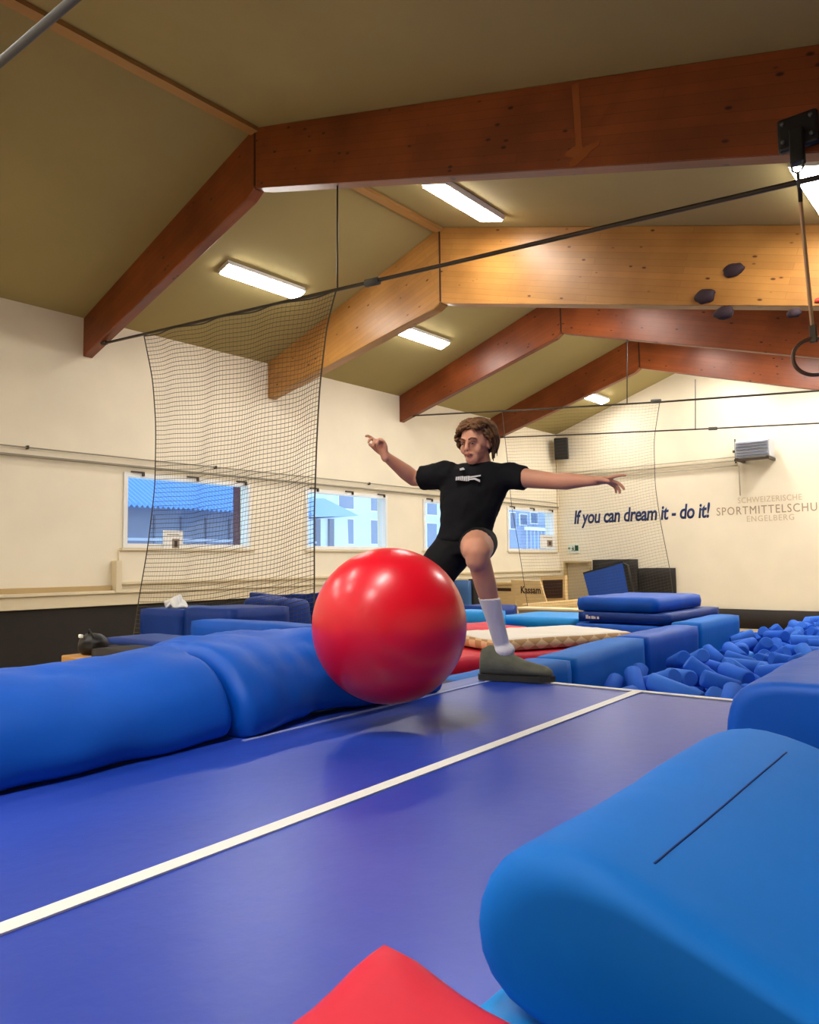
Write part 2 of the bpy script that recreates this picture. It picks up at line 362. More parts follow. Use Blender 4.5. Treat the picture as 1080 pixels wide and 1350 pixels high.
# climbing holds on the second beam
HOLD = mat('purple_grey_hold', (48, 32, 38), .7, .3)
holds = [(930, 391, 'face', .13, 'dark climbing hold on the honey beam, leftmost of the two on its face'),
         (968, 356, 'face', .12, 'dark climbing hold on the honey beam, the upper one on its face'),
         (955, 413, 'edge', .12, 'dark climbing hold under the honey beam, below the other two'),
         (1048, 413, 'edge', .08, 'small dark climbing hold on the lower edge of the honey beam, nearest the ring'),
         (1036, 396, 'face', .04, 'small red hold on the face of the honey beam beside the ring strap')]
Yb2 = Y1 + SP - .12
for k, (u, v, kind, sz, lab) in enumerate(holds):
    if k == 4: u, v = 1079, 396
    p = at(u, v, 1, Yb2)
    bm = bmesh.new(); bmesh.ops.create_icosphere(bm, subdivisions=3, radius=1)
    for q in bm.verts:
        n_ = 1 + .25 * fbm(q.co, 1.6, k + 3)
        q.co = Vector((q.co.x * sz * n_, q.co.y * sz * .45, q.co.z * sz * .7 * n_))
    o = from_bm('climbing_hold', bm, HOLD if k < 4 else mat('red_hold', (170, 50, 30), .6), None, smooth=True, loc=p + Vector((0, -.01, 0)))
    tag(o, lab, 'climbing hold', 'climbing holds on the beam')
# chalky hand smear and drip on beam one is a thin worn patch
def smear(x, z):
    bm = bmesh.new(); pts = []
    for k in range(18):
        a = 2 * pi * k / 18; r = .12 * (1 + .35 * sin(3 * a + 1) + .2 * sin(5 * a))
        pts.append((x + r * 1.1 * cos(a), z + r * .62 * sin(a)))
    vs = [bm.verts.new((p[0] - RX, -.0028, p[1] - 5.27)) for p in pts]; bm.faces.new(vs)
    q = [(x - .035, z), (x + .02, z), (x + .01, roof(x) - .03), (x - .06, roof(x) - .03)]
    vs = [bm.verts.new((p[0] - RX, -.0024, p[1] - 5.27)) for p in q]; bm.faces.new(vs)
    g = bmesh.ops.extrude_face_region(bm, geom=list(bm.faces))
    for v in [e for e in g['geom'] if isinstance(e, bmesh.types.BMVert)]: v.co.y += .002
    return bm
p = at(765, 202, 1, Y1)
o = from_bm('worn_patch', smear(p.x, p.z), mat('worn_light_wood', (150, 84, 40), .7, .2), b1); o['label'] = 'pale worn patch with a streak above it'

# ------------------------------------------------------------------ ceiling lamps
sl = -math.atan2(1.45, 4.33); sr = math.atan(.30)
def lamp(x, y, label, ln=1.55, wd=.24, stem=.08):
    z = roof(x) - .02
    t = thing('ceiling_lamp', (x, y, z), label, 'lamp', 'fluorescent lamps on the sloping ceiling')
    t.rotation_euler = (0, sl if x < RX else sr, 0)
    box('lamp_housing', -wd / 2 - .02, wd / 2 + .02, -ln / 2 - .02, ln / 2 + .02, -.06, .015, WHITE, t, bev=.008)
    box('diffuser', -wd / 2, wd / 2, -ln / 2, ln / 2, -.085, -.055, LIT, t, bev=.006)
rows = [-9.53, -5.86, -1.45]
BAY = ('rear bay behind the camera', 'bay above the camera', 'bay behind the nearest beam', 'bay behind the honey beam', 'bay before the last beam', 'bay at the end wall')
for j, yy in enumerate((-1.6, .80, 7.68, 11.75, 15.6, 19.38)):
    for i, x in enumerate(rows):
        if (j, i) == (4, 0): continue
        y2 = yy + (.55 if i == 1 else .6 if i == 2 else 0) * (1 if j == 2 else 0)
        lab = {(2, 0): 'lit fluorescent lamp above the black net, on the left slope of the ceiling',
               (2, 1): 'brightest lit lamp, hanging just behind the nearest beam near the ridge',
               (2, 2): 'lit lamp cut off by the right edge beside the ring trolley',
               (3, 0): 'lit lamp beneath the honey beam, above the jumping man',
               (5, 0): 'small far lit lamp over the speaker near the end wall'}.get((j, i), 'fluorescent ceiling lamp of the %s row in the %s' % (('left', 'middle', 'right')[i], BAY[j]))
        lamp(x, y2, lab, *((1.35, .38) if i else (1.55, .24)))
for y2, nm in ((15.6, BAY[4]), (19.38, BAY[5])): lamp(-3.7, y2, 'added unseen lamp to brighten the end wall, in the ' + nm, 1.35, .38)  # extra lamps added out of view behind the beams to brighten the end wall

# ------------------------------------------------------------------ cables, hangers, nets
def cable(label, pts, rad, couple, drops, m=STEEL):
    P0 = Vector(pts[0]); t = thing('steel_cable', P0, label, 'cable', None)
    tube('wire', [Vector(p) - P0 for p in pts], rad, m, t, 6)
    if couple is not None:
        c = Vector(couple) - P0; d = (Vector(pts[-1]) - P0).normalized()
        tube('coupling', [c - d * .09, c + d * .09], rad * 2.2, ZINC, t, 8)
    for a, b in drops: tube('hanger_rod', [Vector(a) - P0, Vector(b) - P0], .010, m, t, 6)
    tube('anchor', [Vector((-.06, 0, .01)), Vector((.05, 0, 0))], .035, m, t, 8)
    return t
yc = Y1 + .08
def on(u, v, Y): return at(u, v, 1, Y)
cable('long dark steel cable under the nearest beam that carries the black net', [on(138, 452.5, yc), on(445, 382, yc), on(1060, 238.5, yc), on(1300, 182, yc)], .020, on(491, 372, yc), [(on(445, 245, yc), on(445, 384, yc))])
yc3 = Y1 + 2 * SP + .08
cable('thin cable beneath the third beam above the man and the far net', [on(545, 548, yc3), on(700, 540, yc3), on(870, 530, yc3), on(1180, 508, yc3)], .018, on(865, 529, yc3), [(on(827, 448, yc3), on(827, 533, yc3))])
yc4 = Y1 + 3 * SP + .08
cable('thin cable crossing the end wall above the speaker', [on(655, 577, yc4), on(735, 574, yc4), on(917, 566, yc4), on(1180, 553, yc4)], .018, on(940, 565, yc4), [(on(917, 500, yc4), on(917, 567, yc4))])
# tube at the very top left, in the nearest bay
yt = Y1 - SP - .055
pa, pb = on(0, 82, yt), on(97, -1, yt); dv = (pb - pa) / (pb.x - pa.x)
t = thing('steel_tube', pa + dv * (-11.4 - pa.x), 'grey steel tube cutting across the top left corner', 'tube')
tube('tube_body', [Vector((0, 0, 0)), dv * 5.2, dv * 10.3], .025, ZINC, t, 10)
tube('end_bracket', [Vector((-.12, 0, 0)), Vector((.06, 0, 0))], .045, STEEL, t, 10)

def net(label, Y, L, R, nh, nv, rad, wav=.05, seed=0, edge=.012):
    "L, R: lists of (x, z) down the left and right edges"
    def lerp(P, t):
        f = t * (len(P) - 1); i = min(int(f), len(P) - 2); f -= i; return P[i][0] * (1 - f) + P[i + 1][0] * f, P[i][1] * (1 - f) + P[i + 1][1] * f
    def resample(P, n=60):
        d = [0]
        for a, b in zip(P, P[1:]): d.append(d[-1] + math.dist(a, b))
        out = []
        for k in range(n + 1):
            s = d[-1] * k / n; i = max(j for j in range(len(d)) if d[j] <= s + 1e-9); i = min(i, len(P) - 2)
            f = (s - d[i]) / (d[i + 1] - d[i]); out.append((P[i][0] * (1 - f) + P[i + 1][0] * f, P[i][1] * (1 - f) + P[i + 1][1] * f))
        # smooth
        for _ in range(6): out = [out[0]] + [((out[i - 1][0] + out[i][0] * 2 + out[i + 1][0]) / 4, (out[i - 1][1] + out[i][1] * 2 + out[i + 1][1]) / 4) for i in range(1, n)] + [out[-1]]
        return out
    L = resample(L); R = resample(R); org = Vector((L[0][0], Y, L[0][1]))
    def pt(s, t):
        a = lerp(L, t); b = lerp(R, t); x = a[0] * (1 - s) + b[0] * s; z = a[1] * (1 - s) + b[1] * s
        z -= .10 * sin(pi * s) * min(1, t * 3) * 1.0
        return Vector((x, Y + wav * sin(s * 9 + seed) * min(1, t * 2) + .04 * sin(s * 23 + t * 3), z)) - org
    t_ = thing('safety_net', org, label, 'net')
    bm = bmesh.new(); ms = 40; mt = 40
    for i in range(nh + 1): tube_into(bm, [pt(k / ms, i / nh) for k in range(ms + 1)], rad, 3, cap=False)
    for j in range(nv + 1):
        s = j / nv; s = s ** .85 if False else s
        tube_into(bm, [pt(s, k / mt) for k in range(mt + 1)], rad * (.22 + .30 * s), 3, cap=False)
    o = from_bm('netting', bm, NETM, t_); o['kind'] = 'stuff'
    bm = bmesh.new()
    for s in (0, 1): tube_into(bm, [pt(s, k / 60) for k in range(61)], edge, 6)
    tube_into(bm, [pt(k / 40, 0) for k in range(41)], edge, 6)
    from_bm('edge_rope', bm, NETM, t_, smooth=True)
    return t_
XZ = lambda u, v, Y: (lambda p: (p.x, p.z))(at(u, v, 1, Y))
yn = yc + .0
net('tall black safety net hanging from the long cable in front of the windows', yn,
    [XZ(*p, yn) for p in ((190, 443), (200, 500), (203, 560), (201, 640), (192, 720), (181, 790), (172, 862))],
    [XZ(*p, yn) for p in ((446, 384), (434, 430), (424, 510), (418, 590), (413, 680), (411, 780), (409, 830))], 74, 62, .0037, edge=.009)
net('far pale safety net hanging before the end wall beneath the thin cable', yc3,
    [XZ(*p, yc3) for p in ((662, 543), (667, 600), (672, 669), (681, 720), (692, 790), (700, 830))],
    [XZ(*p, yc3) for p in ((871, 530), (864, 580), (866, 640), (873, 690), (884, 748), (890, 800))], 70, 50, .0018, seed=2, edge=.006)

# ring trolley and ring
p = at(1054, 190, 1, Y1 - .03)
t = thing('gymnastics_ring', p, 'gymnastics ring hanging by a strap from a black trolley on the nearest beam', 'ring')
bm = bmesh.new(); bx(bm, -.13, .13, -.05, .02, -.04, .20, bev=.02); bx(bm, -.045, .045, -.10, -.03, -.17, .08, bev=.01); from_bm('trolley_plate', bm, BLACK, t)
for dx in (-.09, .09):
    for dz in (.02, .15):
        tube('bolt', [(dx, -.07, dz), (dx, -.045, dz)], .014, ZINC, t, 8)
bm = bmesh.new(); tube_into(bm, [(-.035, -.09, -.15), (-.035, -.09, -.22), (.0, -.09, -.25), (.035, -.09, -.22), (.035, -.09, -.15)], .008, 8); from_bm('shackle', bm, ZINC, t, smooth=True)
pr = at(1074, 470, 1, Y1 - .12) - p
top = Vector((0, -.09, -.24)); rt = pr + Vector((0, 0, .125))
tube('swivel', [top, top + (rt - top) * .10], .012, ZINC, t, 8)
bm = bmesh.new(); a = top + (rt - top) * .1; d = (rt - a)
tube_into(bm, [a, a + d * .5, a + d], .013, 4); from_bm('strap', bm, mat('tan_strap', (196, 160, 120), .7), t)
box('buckle_or_highlight', rt.x - .022, rt.x + .022, rt.y - .015, rt.y + .015, rt.z - .03, rt.z + .09, STEEL, t, bev=.006)
box('strap_stop', (a.x + .005) - .012, (a.x + .005) + .012, a.y - .018, a.y + .01, a.z - .10, a.z - .0, BLACK, t, bev=.005)
bm = bmesh.new(); R_ = .125; r_ = .014; n1, n2 = 40, 10
vv = [[bm.verts.new(pr + Vector(((R_ + r_ * cos(2 * pi * j / n2)) * cos(2 * pi * i / n1) * .97, r_ * sin(2 * pi * j / n2) + .05 * cos(2 * pi * i / n1), (R_ + r_ * cos(2 * pi * j / n2)) * sin(2 * pi * i / n1)))) for j in range(n2)] for i in range(n1)]
for i in range(n1):
    for j in range(n2): bm.faces.new((vv[i][j], vv[(i + 1) % n1][j], vv[(i + 1) % n1][(j + 1) % n2], vv[i][(j + 1) % n2]))
from_bm('ring', bm, mat('dark_ring', (96, 66, 44), .3, .5), t, smooth=True)

# ------------------------------------------------------------------ end wall: lettering, sign, pads, heater, speaker, pipes
e = YE - .002
o = text_mesh('wall_lettering', 'If you can dream it - do it!', -11.03, -6.93, 1.77, .40, e, NAVY, shear=.18, bold=.022, spacing=.95)
tag(o, 'dark navy slanted lettering reading If you can dream it - do it! on the end wall', 'lettering')
o = text_mesh('wall_lettering', 'SPORTMITTELSCHULE', -6.76, -4.02, 1.80, .215, e, TAN, bold=.0, spacing=1.15)
tag(o, 'tan capital lettering reading SPORTMITTELSCHULE, right of the navy slogan', 'lettering')
o = text_mesh('wall_lettering', 'SCHWEIZERISCHE', -6.2, -4.65, 2.10, .15, e, PALE, spacing=1.1)
tag(o, 'faint pale lettering reading SCHWEIZERISCHE above the tan capitals', 'lettering')
o = text_mesh('wall_lettering', 'ENGELBERG', -5.99, -4.85, 1.60, .15, e, PALE, spacing=1.15)
tag(o, 'faint pale lettering reading ENGELBERG beneath the tan capitals', 'lettering')
# exit sign
t = thing('exit_sign', (-11.07, YE, .87), 'small green and white exit pictogram sign above the door', 'sign')
box('sign_plate', -.19, .19, -.03, 0, .0, .27, mat('white_sign', (228, 236, 220), .5), t, bev=.005)
GR = mat('exit_green', (14, 74, 44), .5)
bm = bmesh.new(); bx(bm, .06, .17, -.036, -.03, .07, .23); bx(bm, .055, .065, -.036, -.03, .05, .25); from_bm('door_symbol', bm, GR, t)
bm = bmesh.new()
def bar(a, b, w):
    a = Vector((a[0], -.033, a[1])); b = Vector((b[0], -.033, b[1])); tube_into(bm, [a, b], w, 6)
bar((-.02, .16), (-.005, .12), .02); bar((-.02, .16), (-.05, .13), .009); bar((-.01, .16), (.03, .15), .009); bar((-.005, .12), (.03, .09), .011); bar((.03, .09), (.02, .05), .010); bar((-.005, .12), (-.03, .08), .011); bar((-.03, .08), (-.06, .075), .010); bar((-.014, .18), (-.010, .20), .018)
from_bm('running_figure', bm, GR, t)
bm = bmesh.new(); bar((-.165, .15), (-.09, .15), .011); bar((-.165, .15), (-.13, .18), .011); bar((-.165, .15), (-.13, .12), .011); from_bm('arrow', bm, GR, t)
# dark wall pads
for (x0, x1, zt, lab) in ((-10.42, -9.02, .66, 'tall charcoal wall pad right of the door behind the leaning blue mat'), (-9.0, -7.93, .40, 'charcoal wall pad one step lower, below the slogan'), (-7.91, XR, -.70, 'long low charcoal wall pad at the foot of the end wall behind the foam pit')):
    o = soft('wall_pad', ((x0 + x1) / 2, YE - .05, ZF), x1 - x0, .10, zt - ZF, DARKPAD, r=.02, step=.25, amp=.004); tag(o, lab, 'wall pad', 'charcoal pads on the end wall')
# heater
pc = at(975, 592, 1, YE)
t = thing('fan_heater', (-5.62, YE, 3.42), 'silver louvred fan heater mounted high on the end wall', 'heater')
HM = mat('heater_silver', (196, 202, 212), .35, .5, metal=.5)
box('heater_case', -.42, .42, -.62, -.12, -.2, .24, HM, t, bev=.02)
for k in range(5):
    bm = bmesh.new(); M_ = Matrix.Translation((0, -.635, -.13 + .078 * k)) @ Matrix.Rotation(radians(35), 4, 'X'); bx(bm, -.38, .38, -.03, .03, -.005, .005, M_)
    from_bm('louver', bm, mat('louver_dark', (120, 128, 145), .4, metal=.4), t)
bm = bmesh.new(); bx(bm, -.40, -.34, -.66, 0, -.27, -.2); bx(bm, .34, .40, -.66, 0, -.27, -.2); bx(bm, -.42, .42, -.7, -.6, -.28, -.22); from_bm('bracket', bm, STEEL, t)
tube('valve_pipe', [(-.5, -.3, -.28), (-.5, -.3, .2), (-.5, -.3, .36)], .02, STEEL, t, 8)
bm = bmesh.new(); bx(bm, -.56, -.43, -.34, -.26, .0, .06); from_bm('valve', bm, STEEL, t)
PIPE = mat('pipe_cream', (186, 176, 152), .5, .4)
for k, zz in enumerate((3.36, 3.26, 3.13)):
    o = tube('heating_pipe', [(XL + .1, YE - .06, zz - .02), (-6.15, YE - .06, zz - .02)], .022 if k else .014, PIPE)
    tag(o, ('uppermost', 'middle', 'lowest')[k] + ' of the three cream heating pipes on the end wall', 'pipe', 'heating pipes on the end wall')
o = tube('heating_pipe', [(-6.12, YE - .05, 3.1), (-6.12, YE - .05, 2.3)], .016, PIPE); tag(o, 'short vertical cream pipe dropping below the heater pipes', 'pipe', 'heating pipes on the end wall')
# speaker
t = thing('loudspeaker', (-11.23, YE - .30, 3.75), 'black loudspeaker hung in the corner high on the end wall', 'speaker', rz=radians(20))
t.rotation_euler = (radians(8), 0, radians(22))
box('cabinet', -.2, .2, -.16, .16, -.0, .66, BLACK, t, bev=.02)
box('grille', -.17, .17, -.175, -.16, .04, .62, mat('speaker_grille', (34, 32, 30), .8), t, bev=.01)
tube('wall_bracket', [(0, .12, .33), (.04, .28, .36)], .02, STEEL, t)

# ------------------------------------------------------------------ paper notices on the windows
def notice(u0, u1, v0, v1, lab):
    a = at(u0, v0, 0, XL + .07); b = at(u1, v1, 0, XL + .07)
    t = thing('paper_notice', (XL + .045, (a.y + b.y) / 2, b.z), lab, 'notice', 'paper notices on the windows')
    h = abs(b.y - a.y) / 2; H = a.z - b.z
    box('sheet', -.004, .006, -h, h, 0, H, WHITE, t)
    box('symbol', .006, .009, -h * .1, h * .62, H * .14, H * .62, mat('notice_brown', (150, 132, 116), .7), t)
    box('symbol_mark', .009, .012, h * .12, h * .42, H * .25, H * .52, mat('notice_dark', (60, 50, 50), .7), t)
    box('heading', .006, .009, -h * .6, h * .6, H * .78, H * .84, mat('notice_grey', (170, 166, 158), .7), t)
notice(216, 242, 699, 728, 'white paper notice on the lower frame of the window behind the black net')
notice(713, 733, 705, 723, 'white paper notice in the lower right corner of the farthest window')

# ------------------------------------------------------------------ buildings outside
ROOF = mat('blue_sheet_roof', (120, 170, 236), .6, .3)
t = thing('outbuilding', (-18, 9, -3), 'grey outbuilding with a blue corrugated sheet roof outside the first window', 'building')
A = at(165, 668, 0, -18); B = at(314, 678, 0, -18)
box('facade', -2, 0, A.y - 9 - 1.6, B.y - 9 + .4, 0, A.z + 3 + .15, mat('slate_blue_wall', (120, 132, 160), .8, .2, var=.05), t)
bm = bmesh.new(); n = 54; y0 = A.y - 9 - 2; y1 = B.y - 9 + 2.6
vsA = []; vsB = []
for k in range(n * 4 + 1):
    yy = y0 + (y1 - y0) * k / (n * 4); dz = .045 * sin(2 * pi * k / 4 + .8)
    vsA.append(bm.verts.new((.35, yy, A.z + 3 + dz))); vsB.append(bm.verts.new((-4.6, yy, A.z + 3 + 2.6 + dz)))
for k in range(n * 4): bm.faces.new((vsA[k], vsA[k + 1], vsB[k + 1], vsB[k]))
g = bmesh.ops.extrude_face_region(bm, geom=list(bm.faces))
for v in [q for q in g['geom'] if isinstance(q, bmesh.types.BMVert)]: v.co.z += .04
from_bm('corrugated_roof', bm, ROOF, t)
for k in range(6): box('door_seam', .0, .03, y0 + 1.2 + k * .8, y0 + 1.25 + k * .8, .2, A.z + 2.8, mat('seam_grey', (92, 100, 128), .8), t)
box('handrail', .5, .56, y0, y1, at(250, 714, 0, -17.5).z + 3, at(250, 714, 0, -17.5).z + 3.07, mat('rail_light', (180, 190, 215), .6), t)
a = at(315, 640, 0, -13.2); b = at(336, 640, 0, -13.2)
o = box('timber_post', -13.4, -13.2, a.y, b.y + .05, -3, 4.5, mat('maroon_post', (88, 54, 66), .7)); tag(o, 'maroon post outside at the right side of the first window', 'post')
def house(name, X, Y0, Y1_, Z1, m, label, wins, mw):
    t = thing(name, (X, Y0, -3), label, 'building')
    box('facade', -4, 0, 0, Y1_ - Y0, 0, Z1 + 3, m, t)
    for (u0, v0, u1, v1) in wins:
        a = at(u0, v0, 0, X); b = at(u1, v1, 0, X)
        f = box('window', .0, .06, a.y - Y0 - .06, b.y - Y0 + .06, b.z + 3 - .06, a.z + 3 + .06, WHITE, t)
        box('pane', .06, .08, a.y - Y0, b.y - Y0, b.z + 3, a.z + 3, mw, f)
    return t
MW = mat('far_pane', (120, 140, 172), .3, .5)
PW = mat('pale_facade', (205, 222, 240), .8, .2, var=.03)
house('apartment_house', -26, 22, 29.9, 9, PW, 'pale house with tall grey windows outside the second window', [(446, 651, 465, 671), (446, 684, 465, 717), (488, 653, 499, 674), (488, 686, 499, 717)], MW)
o = house('apartment_house', -26, 30.3, 36, 9, PW, 'pale house with small windows outside the third window, beside the man', [(562, 662, 575, 679), (562, 690, 575, 724)], MW)
# low lean-to roof in front of the pale house
a = at(410, 660, 0, -20); b = at(472, 681, 0, -20)
t = thing('lean_to_porch', (-20, a.y, -3), 'low porch with a light blue sloping roof outside the second window', 'building')
ex = lambda u, v: (at(u, v, 0, -20).y - a.y, at(u, v, 0, -20).z + 3)
prism('sloping_roof', [ex(398, 657), ex(428, 657), ex(474, 680), ex(398, 682)], 0, -2, .0, mat('porch_roof', (150, 188, 232), .6), t)
prism('porch_wall', [(ex(398, 0)[0], 0), (ex(462, 0)[0], 0), ex(462, 682), ex(398, 684)], 0, -1.8, -.15, mat('porch_white', (214, 226, 240), .7), t)
for (u0, u1) in ((418, 424), (436, 442)): prism('porch_post', [ex(u0, 684), ex(u1, 684), ex(u1, 724), ex(u0, 724)], 0, -.15, -.05, mat('porch_grey', (110, 122, 146), .7), t)
# street house outside the fourth window
t = house('town_house', -26, 42, 56, 9, mat('blue_grey_facade', (150, 166, 198), .8, .2, var=.06), 'blue grey house with a balcony outside the farthest window', [(672, 690 - 14, 679, 697), (699, 676, 708, 690), (685, 678, 694, 692)], mat('dark_pane', (92, 106, 142), .4))
box('balcony_rail', .3, .4, 0, 12, at(690, 699, 0, -26).z + 3, at(690, 699, 0, -26).z + 3.2, WHITE, t)
for k in range(26): box('baluster', .3, .36, .2 + k * .46, .3 + k * .46, 2.2, at(690, 699, 0, -26).z + 3, mat('baluster_grey', (176, 188, 212), .7), t)

# ------------------------------------------------------------------ platform and tumbling track
TR = radians(2.155)
Rz = Matrix.Rotation(TR, 4, 'Z')
# track local frame: x across, y along
CX = -1.343; T0, T1 = -2.6, 3.454; HW = .90
t = thing('tumbling_track', (0, 0, -.06), 'long blue vinyl tumbling track with a white centre line', 'gym track', rz=TR)
o = soft('track_mat', (CX, (T0 + T1) / 2, 0), HW * 2, T1 - T0, .06, TRACK, parent=t, r=.012, step=.12, amp=.0015, ns=2)
box('centre_line', CX - .021, CX + .021, T0, T1 - .02, .0605, .0645, STRIPE, t)
box('border_line', CX - .76, CX + .80, T1 - .045, T1 - .012, .0602, .0635, STRIPE, t)
box('border_line', CX - .745, CX - .725, 1.72, T1 - .06, .0602, .0635, mat('shaded_white_edge', (150, 168, 220), .5), t)  # white border line with its bluish shade put into the colour
box('border_line', CX + .725, CX + .745, 1.9, T1 - .06, .0602, .0635, mat('shaded_white_edge', (150, 168, 220), .5), t)
o = box('platform', -3.3, .9, -2.9, 3.44, ZF, -.06, mat('platform_ply', (60, 66, 96), .7)); tag(o, 'raised platform that carries the blue track and its side mats', 'platform')

# ------------------------------------------------------------------ bolsters beside the track
def bolster(name, prof, y0, y1, m, label, wr=.02, seed=0, endr=.10, xsh=None, group=None, ny=40):
    "soft lofted mat: prof is a closed list of (x, z); ends rounded"
    # resample the profile densely
    P = []
    n = len(prof)
    d = [0]
    for i in range(n): d.append(d[-1] + math.dist(prof[i], prof[(i + 1) % n]))
    NP = 64
    for k in range(NP):
        s = d[-1] * k / NP; i = max(j for j in range(n) if d[j] <= s + 1e-9); f = (s - d[i]) / (d[i + 1] - d[i])
        a, b = prof[i], prof[(i + 1) % n]; P.append((a[0] * (1 - f) + b[0] * f, a[1] * (1 - f) + b[1] * f))
    for _ in range(5): P = [((P[k - 1][0] + 2 * P[k][0] + P[(k + 1) % NP][0]) / 4, (P[k - 1][1] + 2 * P[k][1] + P[(k + 1) % NP][1]) / 4) for k in range(NP)]
    cx = sum(p[0] for p in P) / NP; cz = sum(p[1] for p in P) / NP
    zmin = min(p[1] for p in P)
    bm = bmesh.new(); rings = []; org = Vector((cx, y0, zmin))
    ys = []
    for k in range(7): ys.append((y0 + endr * (1 - cos(k / 7 * pi / 2)), 1 - (1 - sin(k / 7 * pi / 2)) * endr / .18))
    for k in range(ny + 1): ys.append((y0 + endr + (y1 - y0 - 2 * endr) * k / ny, 1))
    for k in range(7)[::-1]: ys.append((y1 - endr * (1 - cos(k / 7 * pi / 2)), 1 - (1 - sin(k / 7 * pi / 2)) * endr / .18))
    for (yy, sc) in ys:
        ring = []
        for (x, z) in P:
            px = cx + (x - cx) * (sc * .5 + .5 if sc < 1 else 1) ; pz = cz + (z - cz) * sc
            v = Vector((px, yy, pz)); dirn = Vector((px - cx, 0, pz - cz)).normalized()
            a = wr * fbm((x * .8, yy, z * 1.4), 2.4, seed) + wr * .55 * (abs(fbm((x, yy * 1.3, z), 5.2, seed + 2)) - .2)
            v += dirn * a
            v.z = max(v.z, zmin)
            if xsh: v.x += xsh(yy)
            ring.append(bm.verts.new(v - org))
        rings.append(ring)
    for a, b in zip(rings, rings[1:]):
        for k in range(NP): bm.faces.new((a[k], a[(k + 1) % NP], b[(k + 1) % NP], b[k]))
    bm.faces.new(rings[0][::-1]); bm.faces.new(rings[-1])
    o = from_bm(name, bm, m, None, smooth=True, loc=org)
    return tag(o, label, 'mat', group)
lp = [(-2.15, 0.0), (-2.15, .08), (-2.19, .17), (-2.29, .25), (-2.42, .29), (-2.6, .30), (-2.78, .28), (-2.88, .20), (-2.90, .0)]
lsh = lambda y: -.026 * (y - 1.0)
bolster('bolster_mat', [(x, z * .95) for x, z in lp], -.75, 1.64, BLUE, 'soft blue bolster mat left of the track, at the left edge of the picture', .04, 1, .045, lsh, 'soft bolster mats along the track')
bolster('bolster_mat', [(x, z * 1.06) for x, z in lp], 1.65, 2.84, BLUE, 'soft creased blue bolster mat left of the track, behind the red ball', .06, 4, .05, lsh, 'soft bolster mats along the track')
rp = [(-.56, .056), (-.60, .11), (-.585, .20), (-.52, .262), (-.45, .272), (-.36, .245), (-.15, .168), (.10, .09), (.40, .056)]
big = bolster('bolster_mat', rp, .785, 1.66, BLUEF, 'big bright blue mat sloping down on the right in the foreground', .010, 7, .05, lambda y: -.02 * (y - 1), 'soft bolster mats along the track')
rp2 = [(-.68, 0.0), (-.69, .10), (-.69, .22), (-.66, .275), (-.5, .285), (-.2, .28), (.1, .27), (.16, .2), (.16, .0)]
bolster('bolster_mat', rp2, 2.12, 3.40, BLUE, 'blue mat behind the big bright one at the right edge', .014, 9, .035, lambda y: -.03 * (y - 2.1), 'soft bolster mats along the track')

vv_ = [v.co + big.location for v in big.data.vertices]; path = []
for k in range(len(vv_) // 64):
    ring = [p for p in vv_[k * 64:(k + 1) * 64] if p.z > .15]
    if ring and .86 < ring[0].y < 1.52:
        tx = -.372 - .02 * (ring[0].y - 1); ring.sort(key=lambda p: abs(p.x - tx)); p, q = ring[0], ring[1]
        f = 0 if abs(q.x - p.x) < 1e-5 else (tx - p.x) / (q.x - p.x); path.append(p.lerp(q, max(0, min(1, f))) - big.location)
tube('piping_seam', path, .0016, mat('seam_blue', (0, 50, 120), .7), big, 6)
# red mat corner in the foreground and the light blue flap beside it
P0 = at(515, 1262, 2, .15)
o = soft('red_landing_mat', (P0.x + .322, P0.y - .365, .0), .66, .72, .145, RED, r=.035, step=.03, amp=.006, ns=5, seed=3,
         sag=lambda x, y: .02 * math.exp(-((x + .29) ** 2 + (y - .33) ** 2) / .004) + .02 * math.exp(-((x + .29) ** 2 + (y - .33) ** 2) / .05), label='red mat with its raised corner at the bottom of the picture')
o = soft('blue_under_mat', (-.15, 1.15, .0), .86, .90, .052, CYAN, r=.02, step=.03, amp=.005, ns=6, seed=2, label='thin light blue mat under the big bright one, showing beside the red mat', cat='mat')

# ------------------------------------------------------------------ foam pit
ZP = -.10
inner = [(-2.62, 3.62), (-2.66, 4.98), (-2.86, 6.75), (-2.91, 8.3), (-2.96, 9.9), (-3.0, 13.0)]
for i in range(5):
    a, b = Vector((*inner[i], 0)), Vector((*inner[i + 1], 0)); d = b - a; L_ = d.length - .03; ang = math.atan2(d.y, d.x)
    n_ = Vector((-d.y, d.x, 0)).normalized(); c = (a + b) / 2 + n_ * .16
    o = soft('pit_edge_pad', (c.x, c.y, ZF), L_, .32, (ZP if i < 4 else -.6) - ZF + (.02 if i == 3 else 0), BLUEF if i != 2 else BLUE, rz=ang, r=.03, step=.09, amp=.006, ns=3, seed=i)
    tag(o, ['blue pit edge pad beside the shoe, nearest the track', 'second blue pit edge pad, right of the shoe', 'third blue pit edge pad, by the patterned mat corner', 'fourth blue pit edge pad, beside the stacked mats', 'farthest blue pit edge pad, mostly hidden'][i], 'pad', 'pads along the foam pit')
soft('pit_edge_pad', (-.9, 13.2, ZF), 4.6, .4, -.5 - ZF, BLUE, r=.03, step=.3, amp=.004, label='low pad across the far end of the foam pit', cat='pad', group='pads along the foam pit')
soft('pit_edge_pad', (1.35, 8.6, ZF), .4, 8.6, -.15 - ZF, BLUE, r=.03, step=.3, amp=.004, label='pad along the right side of the foam pit, outside the picture', cat='pad', group='pads along the foam pit')
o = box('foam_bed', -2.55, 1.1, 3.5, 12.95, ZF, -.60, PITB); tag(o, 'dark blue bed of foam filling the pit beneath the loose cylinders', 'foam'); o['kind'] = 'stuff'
import numpy as np
rng = random.Random(11)
placed = []; segs = np.zeros((0, 6))
